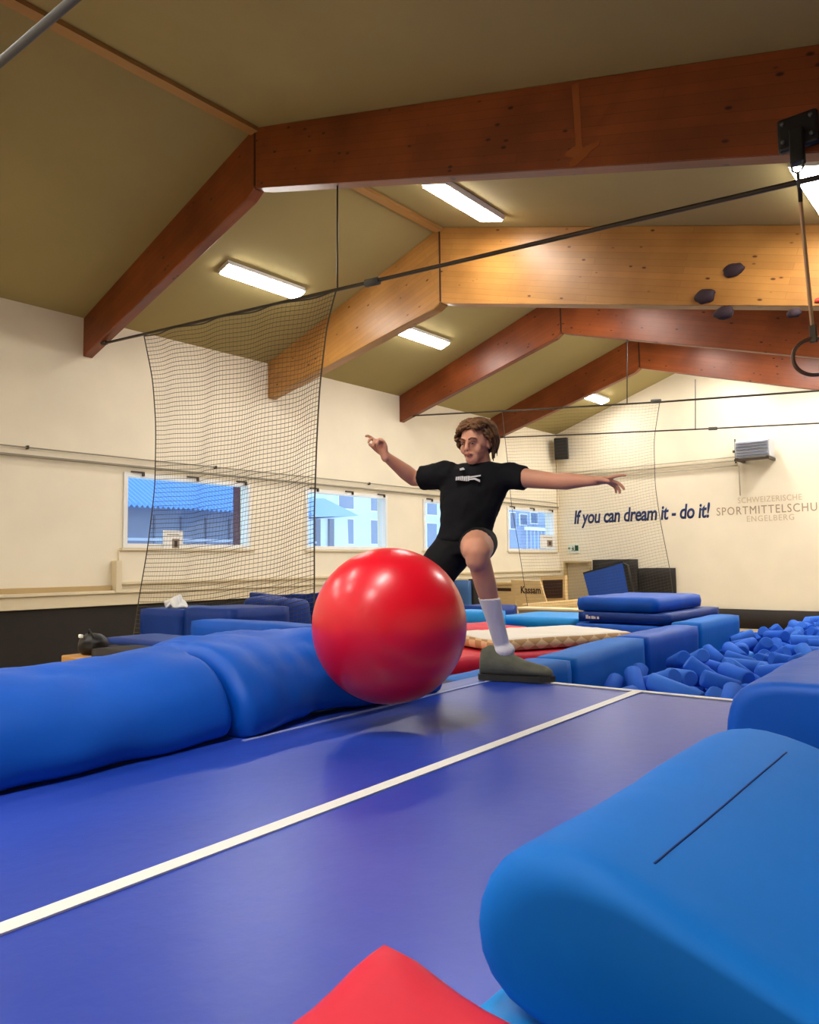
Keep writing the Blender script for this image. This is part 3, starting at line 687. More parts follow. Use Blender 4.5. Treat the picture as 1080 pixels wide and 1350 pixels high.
def segdist(p, q, A):
    "min distance of segment pq to all segments in A (sampled)"
    if len(A) == 0: return 9.
    ts = np.linspace(0, 1, 6)[:, None]
    P_ = p + (q - p) * ts
    a = A[:, :3]; d = A[:, 3:] - a; dd = (d * d).sum(1)
    m = 9.
    for pp in P_:
        w = pp - a; tt = np.clip((w * d).sum(1) / dd, 0, 1); c = w - d * tt[:, None]
        m = min(m, math.sqrt((c * c).sum(1).min()))
    return m
RF = .066
def xin(y):
    for (x0, ya), (x1, yb) in zip(inner, inner[1:]):
        if ya <= y <= yb: return x0 + (x1 - x0) * (y - ya) / (yb - ya)
    return -3
for k in range(2600):
    y = 3.62 + (12.9 - 3.62) * rng.random() ** 1.25; xr = min(1.0, -.16 * y + .5) if k < 2100 else 1.0
    x = rng.uniform(xin(y) + .07, xr)
    ln = rng.uniform(.24, .42); az = rng.uniform(0, 2 * pi); el = rng.choice((0, .1, .25, .5, .9, -.3)) * rng.uniform(.6, 1.2)
    h = np.array([cos(az) * cos(el), sin(az) * cos(el), sin(el)]) * ln / 2
    ok = False
    near = segs[(abs(segs[:, 0] - x) < .7) & (abs(segs[:, 1] - y) < .7)] if len(segs) else segs
    hz = abs(h[2])
    for dx in (-1, 1):
        if x + dx * abs(h[0]) < xin(min(max(y, 3.62), 12.9)) + .08: break
    else:
        if y - abs(h[1]) < 3.60: continue
        z = -.56 + hz
        while z < -.30:
            c = np.array([x, y, z])
            if segdist(c - h, c + h, near) > RF * 1.9: ok = True; break
            z += .03
    if ok and z + hz < -.14:
        placed.append((c, az, el, ln)); segs = np.vstack([segs, np.concatenate([c - h, c + h])])
def cyl_bm(ln, r=RF, seg=14, M=None, bm=None):
    bm = bm or bmesh.new(); pr_ = [(r - .012, -ln / 2), (r, -ln / 2 + .012), (r, ln / 2 - .012), (r - .012, ln / 2)]
    rings = [[bm.verts.new((M or Matrix()) @ Vector((z, rr * cos(2 * pi * k / seg), rr * sin(2 * pi * k / seg)))) for k in range(seg)] for rr, z in pr_]
    for a, b in zip(rings, rings[1:]):
        for k in range(seg): bm.faces.new((a[k], a[(k + 1) % seg], b[(k + 1) % seg], b[k]))
    bm.faces.new(rings[0][::-1]); bm.faces.new(rings[-1]); return bm
variants = []
for i, ln in enumerate((.27, .33, .39)):
    for m in (FOAM, FOAM2):
        bm = cyl_bm(ln); bmesh.ops.recalc_face_normals(bm, faces=bm.faces); me = bpy.data.meshes.new('foam_cylinder'); bm.to_mesh(me); bm.free(); me.materials.append(m)
        for p in me.polygons: p.use_smooth = len(p.vertices) == 4
        variants.append((ln, me))
def vis(c):
    r = Vector(c) - CAM; z = r.dot(FWD); u = 540 + F_PX * r.dot(RGT) / z; v = 675 - F_PX * r.dot(UPV) / z
    return u < 1110 and z > 0
placed.sort(key=lambda q: (0 if vis(q[0]) else 1, (Vector(q[0]) - CAM).length))
for i, (c, az, el, ln) in enumerate(placed[:300]):
    k = min(range(0, 6, 2), key=lambda j: abs(variants[j][0] - ln)) + rng.choice((0, 0, 1))
    o = bpy.data.objects.new('foam_cylinder', variants[k][1]); COL.objects.link(o); o.location = c; o.rotation_euler = (rng.random() * 6, -el, az)
    tag(o, 'blue foam cylinder lying loose in the foam pit', 'foam cylinder', 'loose foam cylinders in the pit')
bm = bmesh.new()
for (c, az, el, ln) in placed[300:]: cyl_bm(ln, seg=8, M=Matrix.Translation(Vector(c)) @ Matrix.Rotation(az, 4, 'Z') @ Matrix.Rotation(-el, 4, 'Y'), bm=bm)
if placed[300:]:
    o = from_bm('foam_cylinders', bm, FOAM); tag(o, 'further blue foam cylinders heaped at the back and right of the pit', 'foam cylinder', 'loose foam cylinders in the pit', 'stuff')

# ------------------------------------------------------------------ mats behind the pit and the man
def corners(pts, z): return [at(u, v, 2, z) for u, v in pts]
# stack right: top mat, second mat, third base
g = 'blue mats stacked by the foam pit'
Ys = 8.6
a = at(760, 800, 1, Ys); b = at(898, 800, 1, Ys)
xa, xb = a.x, min(b.x, -3.5)
zt = at(830, 788, 1, Ys).z; zm = at(830, 808, 1, Ys).z
soft('crash_mat', ((xa + xb) / 2, Ys + .75, zm), xb - xa, 1.5, zt - zm, BLUE, r=.05, step=.07, amp=.014, ns=2.4, seed=21, bulge=.01, label='topmost thick blue mat of the stack by the foam pit', group=g)
z2 = zm - .13
o = soft('crash_mat', ((xa + xb) / 2 + .09, Ys + .85, z2), xb - xa + .12, 1.75, .13, BLUED, r=.02, step=.1, amp=.004, seed=22, label='thin navy mat second from the top of the stack by the foam pit', group=g)
bm = bmesh.new()
for k, (w_, h_) in enumerate(((.03, .045), (.022, .03), (.035, .035), (.02, .028), (.028, .03))): bx(bm, k * .037, k * .037 + w_, -.004, .004, 0, h_)
o2 = from_bm('maker_print', bm, WHITE, o); o2.location = (-(xb - xa) / 2 + .05, -.877, .045); o2['label'] = 'small white maker print'; o2['kind'] = 'stuff'
z3 = at(830, 838, 1, Ys).z - .05
soft('crash_mat', ((xa + xb) / 2 + .05, Ys + .82, z3), xb - xa + .08, 1.8, z2 - z3 - .01, BLUE, r=.03, step=.1, amp=.006, seed=23, label='blue mat third from the top of the stack by the foam pit', group=g)
soft('foam_block', ((xa + xb) / 2, Ys + .9, ZF), xb - xa, 1.6, z3 - ZF, BLUED, r=.02, step=.2, amp=.003, label='navy foam block at the bottom of the stack by the foam pit', cat='block', group=g)
# patterned mat on red mats
PAT = bpy.data.materials.new('beige_zigzag_cover'); PAT.use_nodes = True; nt = PAT.node_tree; N = nt.nodes
tc = N.new('ShaderNodeTexCoord'); wv = N.new('ShaderNodeTexChecker'); mp = N.new('ShaderNodeMapping'); mp.inputs['Scale'].default_value = (1, 1, 1.6); mp.inputs['Rotation'].default_value = (0, radians(45), 0)
wv.inputs['Scale'].default_value = 9; wv.inputs[1].default_value = (*lin((232, 200, 150)), 1); wv.inputs[2].default_value = (*lin((196, 152, 100)), 1)
nt.links.new(tc.outputs['Object'], mp.inputs[0]); nt.links.new(mp.outputs[0], wv.inputs[0])
ge = N.new('ShaderNodeSeparateXYZ'); nt.links.new(tc.outputs['Normal'], ge.inputs[0]); mm = N.new('ShaderNodeMath'); mm.operation = 'GREATER_THAN'; mm.inputs[1].default_value = .75; nt.links.new(ge.outputs[2], mm.inputs[0])
mx = N.new('ShaderNodeMix'); mx.data_type = 'RGBA'; nt.links.new(mm.outputs[0], mx.inputs[0]); nt.links.new(wv.outputs[0], mx.inputs[6]); mx.inputs[7].default_value = (*lin((226, 218, 204)), 1)
nt.links.new(mx.outputs[2], N['Principled BSDF'].inputs['Base Color']); N['Principled BSDF'].inputs['Roughness'].default_value = .8
zp = -.10
A, B = at(655, 844, 2, zp), at(836, 832, 2, zp)
d = (B - A); d.z = 0; ang = math.atan2(d.y, d.x); n_ = Vector((-d.y, d.x, 0)).normalized(); L_ = d.length; Wd = 1.0
c = (A + B) / 2 + n_ * Wd / 2
hh = .115
soft('patterned_mat', (c.x, c.y, zp - hh), L_, Wd, hh, PAT, rz=ang, r=.035, step=.06, amp=.012, ns=3, seed=31, label='old beige mattress with zigzag sides and a pale top, lying on red mats', cat='mattress')
for k, (zz, h_, off) in enumerate(((zp - hh - .155, .145, 0), (zp - hh - .32, .155, -.06))):
    A2 = at(606, 858, 2, zp - hh)
    Lr = L_ + .40 - k * .02
    cc = (A + B) / 2 + n_ * (Wd / 2 + off) - d.normalized() * .42
    soft('red_landing_mat', (cc.x, cc.y, zz), Lr, Wd + .1, h_, RED, rz=ang, r=.03, step=.08, amp=.008, seed=33 + k, label=('upper red mat under the patterned mattress', 'lower red mat under the patterned mattress')[k], group='red mats behind the man')
zb_ = zp - hh - .31
soft('foam_block', (cc.x, cc.y, ZF), L_ + .3, Wd - .1, zb_ - ZF - .015, BLUED, rz=ang, r=.02, step=.2, amp=.003, label='navy foam block at the bottom beneath the red mats', cat='block')
p = at(612, 836, 2, -.02)
# red mat lump behind ball's right edge
A = at(570, 832, 2, -.12); B = at(638, 826, 2, -.12)
soft('red_landing_mat', ((A.x + B.x) / 2 - .15, (A.y + B.y) / 2 + .4, ZF), 1.1, .9, -.12 - ZF, RED, rz=ang, r=.05, step=.1, amp=.015, seed=40, label='tall red mat behind the right side of the ball', group='red mats behind the man')
# cyan mat and dark blue neighbours
softpx('crash_mat', 652, 762, 814, 829, 8.9, 1.25, CYAN, 'flat sky blue mat beyond the shin of the man', r=.02, step=.12, amp=.003, seed=50)
q = softpx('foam_block', 655, 760, 829.5, 860, 8.95, 1.1, BLUE, 'blue foam block under the sky blue mat', 'block', zb=ZF, r=.02, step=.2, amp=.003)
softpx('crash_mat', 604, 652, 799, 822, 10.3, .7, BLUED, 'navy mat left of the sky blue mat, behind the shin', r=.02, step=.12, amp=.006, seed=52, zb=ZF)
softpx('crash_mat', 590, 640, 806, 830, 8.2, .5, CYAN, 'small blue mat between ball and shin', r=.02, step=.12, amp=.006, seed=54, zb=ZF)
# wooden vaulting box pieces near the far corner
def wbox(name, uL, uR, vT, vB, Y, dep, label, m=LWOOD, zb=None, cat='box', **k):
    a = at(uL, (vT + vB) / 2, 1, Y).x; b = at(uR, (vT + vB) / 2, 1, Y).x; um = (uL + uR) / 2
    zt = at(um, vT, 1, Y).z; z0 = at(um, vB, 1, Y).z if zb is None else zb
    t = thing(name, ((a + b) / 2, Y, z0), label, cat); w = (b - a) / 2; H = zt - z0
    box('panel', -w, w, 0, dep, 0, H, m, t, bev=.012)
    return t, w, H
t, w, H = wbox('vaulting_box', 652, 680, 768, 812, 16.5, 1.0, 'pale wooden vaulting box with a dark hand slot, left of the lettered board', zb=ZF)
box('hand_slot', -w * .7, w * .6, -.012, .01, H - .22, H - .14, DWOOD, t)
box('top_rail', -w - .02, w + .02, -.03, 1.02, H - .06, H + .01, LWOOD, t, bev=.01)
# lettered board leaning
Yw = 15.9
pts = [XZ(673, 764, Yw), XZ(712, 766, Yw), XZ(727, 806, Yw), XZ(686, 810, Yw)]
pts[2] = (pts[2][0] + .15, ZF); pts[3] = (pts[3][0] + .1, ZF)
xo, zo = pts[3]
t = thing('wooden_board', (xo, Yw, ZF), 'pale wooden board with dark lettering leaning beside the vaulting box', 'board')
prism('panel', [(a - xo, b - ZF) for a, b in pts], 1, 0, .06, LWOOD, t, bev=.01)
a = XZ(687, 782, Yw); b = XZ(713, 782, Yw)
text_mesh('lettering', 'Kassam', a[0], b[0], a[1], .17, Yw - .001, DWOOD, bold=.02, parent=t, off=(xo, Yw, ZF))
# dark panel in pale frame
Yw = 16.6
t = thing('open_cabinet', (*[at(714, 800, 1, Yw).x, Yw], ZF), 'pale wooden cabinet with a dark brown opening beside the door', 'cabinet')
xo = at(714, 800, 1, Yw).x
E4 = [XZ(712, 761, Yw), XZ(745, 759, Yw), XZ(745, 793, Yw), XZ(718, 794, Yw)]
prism('dark_panel', [(a - xo, b - ZF) for a, b in [XZ(716, 765, Yw), XZ(742, 764, Yw), XZ(742, 788, Yw), XZ(720, 788.5, Yw)]], 1, -.03, .03, DWOOD, t)
lo = XZ(745, 794, Yw)
prism('frame_board', [(a - xo, b - ZF) for a, b in [E4[0], E4[1], (E4[1][0], ZF), (E4[3][0], ZF)]], 1, 0, .12, LWOOD, t, bev=.01)
# long beam and plank
a = at(692, 803, 1, 14.2); b = at(765, 789, 1, 16.6)
t = thing('balance_beam', ((a.x + b.x) / 2, (a.y + b.y) / 2, ZF), 'long pale balance beam lying before the dark framed opening', 'balance beam', rz=math.atan2(b.y - a.y, b.x - a.x))
Lb = (b - a).length; zt = (a.z + b.z) / 2 + .05
box('beam_body', -Lb / 2, Lb / 2, -.07, .07, zt - ZF - .16, zt - ZF, LWOOD, t, bev=.02)
for s in (-1, 1): box('leg', s * Lb * .35 - .05, s * Lb * .35 + .05, -.15, .15, 0, zt - ZF - .16, LWOOD, t, bev=.01)
t, w, H = wbox('wooden_bench', 684, 768, 805, 830, 11.6, .3, 'long pale wooden bench behind the sky blue mat', zb=ZF, cat='bench')
box('seat_board', -w - .03, w + .03, -.06, .34, H, H + .04, mat('pale_bench_top', (230, 210, 166), .5), t, bev=.01)
# upright blue mat behind the knee
softpx('crash_mat', 598, 617, 765, 812, 13.2, .15, mat('slate_blue_vinyl', (54, 92, 140), .5, .3), 'slate blue mat standing upright behind the calf of the man', r=.02, step=.2, amp=.004, zb=ZF)
softpx('crash_mat', 617.5, 626, 763, 812, 13.4, .4, DARKPAD, 'narrow black mat standing behind the calf of the man', r=.02, step=.2, amp=.002, zb=ZF)
# leaning blue mat on the end wall pads
Yl = 19.6
q = [XZ(769, 757, Yl), XZ(821, 742, Yl), XZ(832, 784, Yl), XZ(777, 790, Yl)]
q[2] = (q[2][0] + .05, ZF + .25); q[3] = (q[3][0] + .2, ZF)
xo = q[3][0]
t = thing('folding_mat', (xo, Yl, ZF), 'blue mat with black edge leaning tilted against the charcoal wall pads', 'mat')
prism('cover', [(a - xo, b - ZF) for a, b in q], 1, 0, .12, mat('leaning_blue', (30, 78, 170), .5, .3, var=.05), t, bev=.015)
e1, e2 = q[1], q[2]
prism('edge_band', [(a - xo, b - ZF) for a, b in [e1, (e1[0] + .13, e1[1] - .06), (e2[0] + .13, e2[1]), e2]], 1, -.005, .125, BLACK, t)
prism('top_band', [(a - xo, b - ZF) for a, b in [q[0], q[1], (q[1][0], q[1][1] + .05), (q[0][0], q[0][1] + .05)]], 1, -.005, .125, BLACK, t)

# ------------------------------------------------------------------ things beyond the left bolsters
g = 'blue mats along the left wall'
softpx('foam_block', 183, 237, 803, 838, 4.78, .8, BLUED, 'navy block with a white cloth on it, left of the net', 'block', g, r=.03, step=.08, amp=.008, seed=60, zb=ZF)
softpx('foam_block', 241, 305, 802, 832, 4.8, .8, BLUED, 'long navy block right of the one with the white cloth', 'block', g, r=.03, step=.1, amp=.006, seed=61, zb=ZF)
softpx('crash_mat', 250, 400, 822, 846, 4.27, .38, BLUE, 'long low royal blue mat before the navy blocks', 'mat', g, r=.04, step=.08, amp=.01, seed=62, zb=ZF)
softpx('crash_mat', 136, 290, 848, 858, 3.62, .55, BLUED, 'thin blue mat with a pale sheen on the pile behind the first bolster', 'mat', g, r=.015, step=.1, amp=.004, seed=63)
softpx('foam_block', 140, 288, 858.5, 900, 3.65, .5, BLUED, 'navy block carrying the thin blue mat', 'block', g, r=.02, step=.2, amp=.003, zb=ZF)
softpx('crash_mat', 320, 372, 790, 820, 6.3, .5, BLUED, 'crumpled navy mat behind the long blue one', 'mat', g, r=.08, step=.06, amp=.05, ns=2.5, seed=64, zb=ZF)
for k, (u0, v0, u1, v1, vb, lab) in enumerate(((328, 781, 388, 783, 812, 'folded navy mat standing tilted by the net edge'), (388, 783, 418, 781, 812, 'folded navy mat standing beside the ball top left'))):
    Yk = 7.0
    q = [XZ(u0, v0, Yk), XZ((u0 + u1) / 2, (v0 + v1) / 2 + 3, Yk), XZ(u1, v1, Yk), XZ(u1 - 4, vb, Yk), XZ(u0 + 10, vb, Yk)]
    q[3] = (q[3][0], ZF); q[4] = (q[4][0], ZF); xo = q[4][0]
    o = prism('folding_mat', [(a - xo, b - ZF) for a, b in q], 1, 0, .15, BLUED, None, bev=.02); o.location = (xo, Yk + k * .02, ZF); tag(o, lab, 'mat', g)
p = at(228, 803, 1, 5.5)
bm = bmesh.new(); bmesh.ops.create_icosphere(bm, subdivisions=4, radius=1)
for v in bm.verts:
    n_ = 1 + .5 * fbm(v.co, 1.8, 4); v.co = Vector((v.co.x * .14 * n_, v.co.y * .10 * n_, max(0, v.co.z * .09 * n_ + .02 + .05 * math.exp(-((v.co.x - .3) ** 2) * 8))))
pz = at(210, 803, 1, 4.78).z
o = from_bm('white_cloth', bm, WHITE, None, smooth=True, loc=(at(231, 803, 1, 5.0).x, 5.0, pz + .003)); tag(o, 'crumpled white cloth lying on the navy block', 'cloth')
# wooden box, black bag and black mat
softpx('foam_block', 119, 178, 858, 872, 3.0, .4, DARKPAD, 'flat black block behind the first bolster', 'block', None, r=.02, step=.08, amp=.004, zb=ZF)
t, w, H = wbox('wooden_crate', 80, 112, 866, 900, 3.0, .4, 'tan wooden crate under the black bag, behind the first bolster', mat('tan_crate', (190, 140, 80), .6, var=.08), zb=ZF, cat='crate')
t0 = t.location.copy()
t = thing('gym_bag', (t0.x - .05, t0.y + .20, t0.z + H), 'round black bag lying on the wooden crate', 'bag')
bm = bmesh.new(); bmesh.ops.create_icosphere(bm, subdivisions=4, radius=1)
for v in bm.verts:
    n_ = 1 + .12 * fbm(v.co, 2, 9); v.co = Vector((v.co.x * .14 * n_, v.co.y * .12 * n_, max(0, v.co.z * .10 * n_ + .08)))
from_bm('bag_body', bm, BLACK, t, smooth=True)
box('buckle_or_highlight', -.02, .03, -.125, -.10, .145, .175, WHITE, t, bev=.008)  # highlight on the bag put in as a small white block
tube('handle', [(-.02, -.03, .16), (.04, -.06, .215), (.10, -.05, .15)], .007, BLACK, t)

# ------------------------------------------------------------------ the red ball
cb_ = pd(513.5, 824, 2.86); RB_ = .293
bm = bmesh.new(); bmesh.ops.create_uvsphere(bm, u_segments=72, v_segments=48, radius=RB_)
for v in bm.verts: v.co *= 1 + .0012 * sin(v.co.z / RB_ * 60)
t = thing('exercise_ball', cb_, 'big shiny red exercise ball in front of the man', 'ball')
from_bm('ball_shell', bm, BALL, t, smooth=True)
tube('valve_plug', [(0, .28, .085), (0, .284, .0865)], .012, mat('valve_white', (210, 190, 190), .5), t)

# ------------------------------------------------------------------ the man
ROOT = at(668, 890, 2, 0.0)
man = thing('person', ROOT, 'young man with wavy brown hair in black shirt and shorts, arms spread wide', 'person')
def cone_into(bm, a, ra, b, rb, seg=20, sx=1.0, axis=None, sphere=True):
    "tapered capsule"
    a, b = Vector(a), Vector(b); d = (b - a).normalized()
    s = (axis - d * axis.dot(d)).normalized() if axis is not None else (d.cross(Vector((0, 0, 1))) if abs(d.z) < .9 else d.cross(Vector((1, 0, 0)))).normalized()
    t = d.cross(s).normalized(); L_ = (b - a).length; rings = []
    prof = []
    if sphere:
        for k in range(1, 6): an = pi / 2 * (1 - k / 6); prof.append((-ra * sin(an), ra * cos(an)))
    prof += [(0, ra)] + [(L_ * k / 6, ra + (rb - ra) * k / 6) for k in range(1, 6)] + [(L_, rb)]
    if sphere:
        for k in range(1, 6): an = pi / 2 * k / 6; prof.append((L_ + rb * sin(an), rb * cos(an)))
    for (h, r) in prof: rings.append([bm.verts.new(a + d * h + (s * cos(2 * pi * k / seg) * sx + t * sin(2 * pi * k / seg)) * r) for k in range(seg)])
    for p, q in zip(rings, rings[1:]):
        for k in range(seg): bm.faces.new((p[k], p[(k + 1) % seg], q[(k + 1) % seg], q[k]))
    bm.faces.new(rings[0][::-1]); bm.faces.new(rings[-1])
def ell_into(bm, c, rx, ry, rz, M=None, sub=3, f=None):
    r = bmesh.ops.create_icosphere(bm, subdivisions=sub, radius=1)['verts']
    for v in r:
        p = v.co.copy()
        if f: p = f(p)
        p = Vector((p.x * rx, p.y * ry, p.z * rz)); v.co = Vector(c) + (M @ p if M is not None else p)
def limb(bm, pts, sx=1.0, axis=None):
    for (a, ra), (b, rb) in zip(pts, pts[1:]): cone_into(bm, a, ra, b, rb, sx=sx, axis=axis)
def loft_into(bm, rings, seg=32):
    "rings: (centre, half width vector, half depth vector)"
    rs = []
    for c, a, b in rings:
        rs.append([bm.verts.new(Vector(c) + Vector(a) * cos(2 * pi * k / seg) + Vector(b) * sin(2 * pi * k / seg)) for k in range(seg)])
    for p, q in zip(rs, rs[1:]):
        for k in range(seg): bm.faces.new((p[k], p[(k + 1) % seg], q[(k + 1) % seg], q[k]))
    bm.faces.new(rs[0][::-1]); bm.faces.new(rs[-1])
def remesh(name, bm, m, parent, vox, smooth=6, loc=None, wr=0, ws=7, seed=0):
    bmesh.ops.translate(bm, verts=bm.verts, vec=-ROOT)
    o = from_bm(name, bm, m, parent, smooth=True)
    r = o.modifiers.new('r', 'REMESH'); r.mode = 'VOXEL'; r.voxel_size = vox; r.use_smooth_shade = True
    s = o.modifiers.new('s', 'SMOOTH'); s.iterations = smooth; s.factor = .5
    if wr:
        tx = bpy.data.textures.new(name + '_folds', 'CLOUDS'); tx.noise_scale = 1 / ws
        dm = o.modifiers.new('d', 'DISPLACE'); dm.texture = tx; dm.strength = wr; dm.texture_coords = 'LOCAL'; dm.mid_level = .5
    return o
body = bmesh.new()
ZT = 4.10
px = lambda n, z=ZT: n * z / F_PX
# joints
neck = pd(637, 612, 4.12); headc = pd(627, 585, 4.08)
shR, elR, wrR = pd(589, 626, 4.12), pd(546, 631, 4.22), pd(508, 601, 4.10)          # viewer's left
shL, elL, wrL = pd(671, 628, 4.08), pd(733, 634.5, 3.92), pd(781, 634, 3.80)        # viewer's right
hipL, knL, ankL = pd(630, 716, 4.08), pd(628, 725, 3.70), pd(661, 848, 3.86)
hipR, knR, ankR = pd(602, 718, 4.10), pd(562, 782, 4.02), pd(560, 862, 4.25)
# arms
limb(body, [(shR, .058), (shR.lerp(elR, .5), .052), (elR, .043)]); limb(body, [(elR, .043), (elR.lerp(wrR, .3), .044), (elR.lerp(wrR, .75), .032), (wrR, .026)])
limb(body, [(shL, .058), (shL.lerp(elL, .5), .050), (elL, .043)]); limb(body, [(elL, .043), (elL.lerp(wrL, .3), .045), (elL.lerp(wrL, .75), .031), (wrL, .026)])
# torso and neck
dp = -FWD
for (u, v, z, hw, hd) in ((0, 0, 0, 0, 0),): pass
loft_into(body, [(pd(631, 617, 4.12), RGT * .08, dp * .06), (pd(631, 626, 4.12), RGT * .16, dp * .09), (pd(627, 645, 4.11), RGT * .165, dp * .10), (pd(618, 680, 4.1), RGT * .13, dp * .09), (pd(614, 705, 4.09), RGT * .135, dp * .10), (pd(612, 722, 4.08), RGT * .13, dp * .10)])
cone_into(body, pd(635, 620, 4.13), .060, pd(632, 600, 4.10), .055)
# legs
limb(body, [(hipL, .092), (hipL.lerp(knL, .6), .086), (knL, .070)])
kd = (ankL - knL)
limb(body, [(knL, .060), (knL.lerp(ankL, .18), .056), (knL.lerp(ankL, .36), .055), (knL.lerp(ankL, .55), .046), (knL.lerp(ankL, .75), .038), (ankL, .034)])
cone_into(body, knL + Vector((0, 0, -.01)) + dp * .015, .060, knL + dp * .015 + UPV * -.05, .054)
limb(body, [(hipR, .092), (hipR.lerp(knR, .6), .080), (knR, .062)]); limb(body, [(knR, .060), (knR.lerp(ankR, .3), .062), (ankR, .036)])
# ------------ hands
def hand(bm, w, d, n, s, curls, spread=.10, L=1.0, thumb=(.7, .5)):
    "w wrist, d direction of the palm, n palm normal (fingers curl towards it), s towards the thumb"
    d = d.normalized(); n = (n - d * n.dot(d)).normalized(); s = d.cross(n) * (1 if d.cross(n).dot(s) > 0 else -1)
    pc = w + d * .045 * L
    M_ = Matrix((s, d, n)).transposed()
    ell_into(bm, pc + d * .008, .038 * L, .052 * L, .017 * L, M_)
    cone_into(bm, w - d * .01, .026, w + d * .03, .024, sx=1.0)
    tips = []
    for i, (off, ln, r) in enumerate(((.028, .075, .0098), (.010, .084, .0100), (-.009, .078, .0096), (-.027, .060, .0086))):
        b = w + d * (.088 * L) + s * off * L; c = curls[i]
        dd = (d + s * off / .03 * spread).normalized(); ax = dd.cross(n).normalized()
        cur = b - dd * .02; dirn = dd
        for j, fr in enumerate((.45, .32, .23)):
            q = Quaternion(ax, c[j] if isinstance(c, (list, tuple)) else c)
            dirn = q @ dirn; nx = cur + dirn * (ln * fr * L + (.02 if j == 0 else 0))
            cone_into(bm, cur, r * L * (1 - .08 * j), nx, r * L * (1 - .08 * (j + 1)), seg=10); cur = nx
        tips.append(cur)
    b = w + d * .025 * L + s * .024 * L; dirn = (d * thumb[0] + s * thumb[1] + n * .35).normalized()
    cone_into(bm, b, .0145 * L, b + dirn * .038 * L, .0125 * L, seg=10); b2 = b + dirn * .038 * L; d2 = (dirn + d * .35 + n * .2).normalized()
    cone_into(bm, b2, .0118 * L, b2 + d2 * .036 * L, .0095 * L, seg=10)
hand(body, wrR, (-RGT * .34 + UPV * .92 + dp * .1), (-RGT * .6 - UPV * .15 + dp * .75), (RGT * .2 + dp * -.4 + UPV * .3), [(.35, .6, .4), (.7, .9, .6), (.95, 1.1, .7), (1.0, 1.2, .7)], L=1.0, thumb=(.75, .35))
hand(body, wrL, (RGT * .96 + UPV * .04 + dp * .25), (-UPV * .8 + dp * .25 - RGT * .0), (UPV * .6 + dp * .7), [(-.15, .10, .15), (.35, .4, .3), (.5, .55, .4), (.6, .6, .4)], spread=.16, L=1.0, thumb=(.7, .6))
# ------------ head
fw = (dp * .80 - RGT * .56 - UPV * .16).normalized(); hu = (UPV * .98 - RGT * .03); hu = (hu - fw * hu.dot(fw)).normalized(); hr = fw.cross(hu).normalized()
HM_ = Matrix((hr, fw, hu)).transposed()        # local x = side, y = forward, z = up
def H(x, y, z): return headc + HM_ @ Vector((x, y, z))
def skull(p):
    q = p.copy()
    if p.z < 0:                                 # taper to the jaw
        k = -p.z; q.x *= 1 - .34 * k ** 1.5; q.y *= 1 - .10 * k
        if p.y > 0: q.y += .06 * k
    if p.y > .3: q.y = .3 + (p.y - .3) * .86
    return q
ell_into(body, headc + HM_ @ Vector((0, -.008, .012)), .077, .096, .108, HM_, 5, skull)
ell_into(body, H(0, .052, -.078), .036, .034, .030, HM_)      # chin
ell_into(body, H(.0, .018, -.055), .056, .060, .040, HM_)     # jaw
for s in (-1, 1):
    ell_into(body, H(s * .038, .056, -.024), .026, .018, .028, HM_)   # cheek
    ell_into(body, H(s * .030, .074, .030), .026, .012, .010, HM_)    # brow
    ell_into(body, H(s * .077, -.010, -.005), .010, .020, .032, HM_)  # ear
cone_into(body, H(0, .080, .022), .009, H(0, .103, -.016), .012, seg=10)   # nose ridge
ell_into(body, H(0, .102, -.020), .016, .013, .011, HM_)
ell_into(body, H(0, .086, -.050), .024, .010, .011, HM_)      # mouth mound
remesh('body', body, SKIN, man, .0048, 4)
EYE = mat('eye_white', (176, 156, 146), .4); IRIS = mat('iris_dark', (60, 50, 44), .3); LIP = mat('lip', (166, 98, 88), .6); BROW = mat('eyebrow', (96, 62, 40), .8)
def small(name, m, f, parent=man):
    b_ = bmesh.new(); f(b_); bmesh.ops.translate(b_, verts=b_.verts, vec=-ROOT); return from_bm(name, b_, m, parent, smooth=True)
for s in (-1, 1):
    ey = small('eye', EYE, lambda b_: ell_into(b_, H(s * .031, .0800, .010), .0122, .008, .0036, HM_))
    small('iris', IRIS, lambda b_: ell_into(b_, H(s * .031 - .001, .0868, .0075), .0056, .004, .0042, HM_), ey)
    small('upper_lid', mat('lid_shadow', (150, 98, 80), .6), lambda b_: tube_into(b_, [H(s * .017, .083, .013), H(s * .031, .090, .0185), H(s * .046, .080, .013)], .0028, 6), ey)
    small('eyebrow', BROW, lambda b_: tube_into(b_, [H(s * .014, .092, .030), H(s * .032, .092, .037), H(s * .052, .078, .032)], .0048, 6, rfun=lambda t: 1 - .5 * t))
small('lips', LIP, lambda b_: (tube_into(b_, [H(-.021, .088, -.050), H(-.008, .0975, -.0475), H(0, .0965, -.049), H(.008, .0975, -.0475), H(.021, .088, -.050)], .0042, 6), tube_into(b_, [H(-.018, .088, -.053), H(0, .096, -.0565), H(.018, .088, -.053)], .0048, 6)))
small('nostril', mat('nostril_dark', (120, 62, 52), .7), lambda b_: (ell_into(b_, H(-.007, .106, -.028), .004, .004, .003, HM_), ell_into(b_, H(.007, .106, -.028), .004, .004, .003, HM_)))
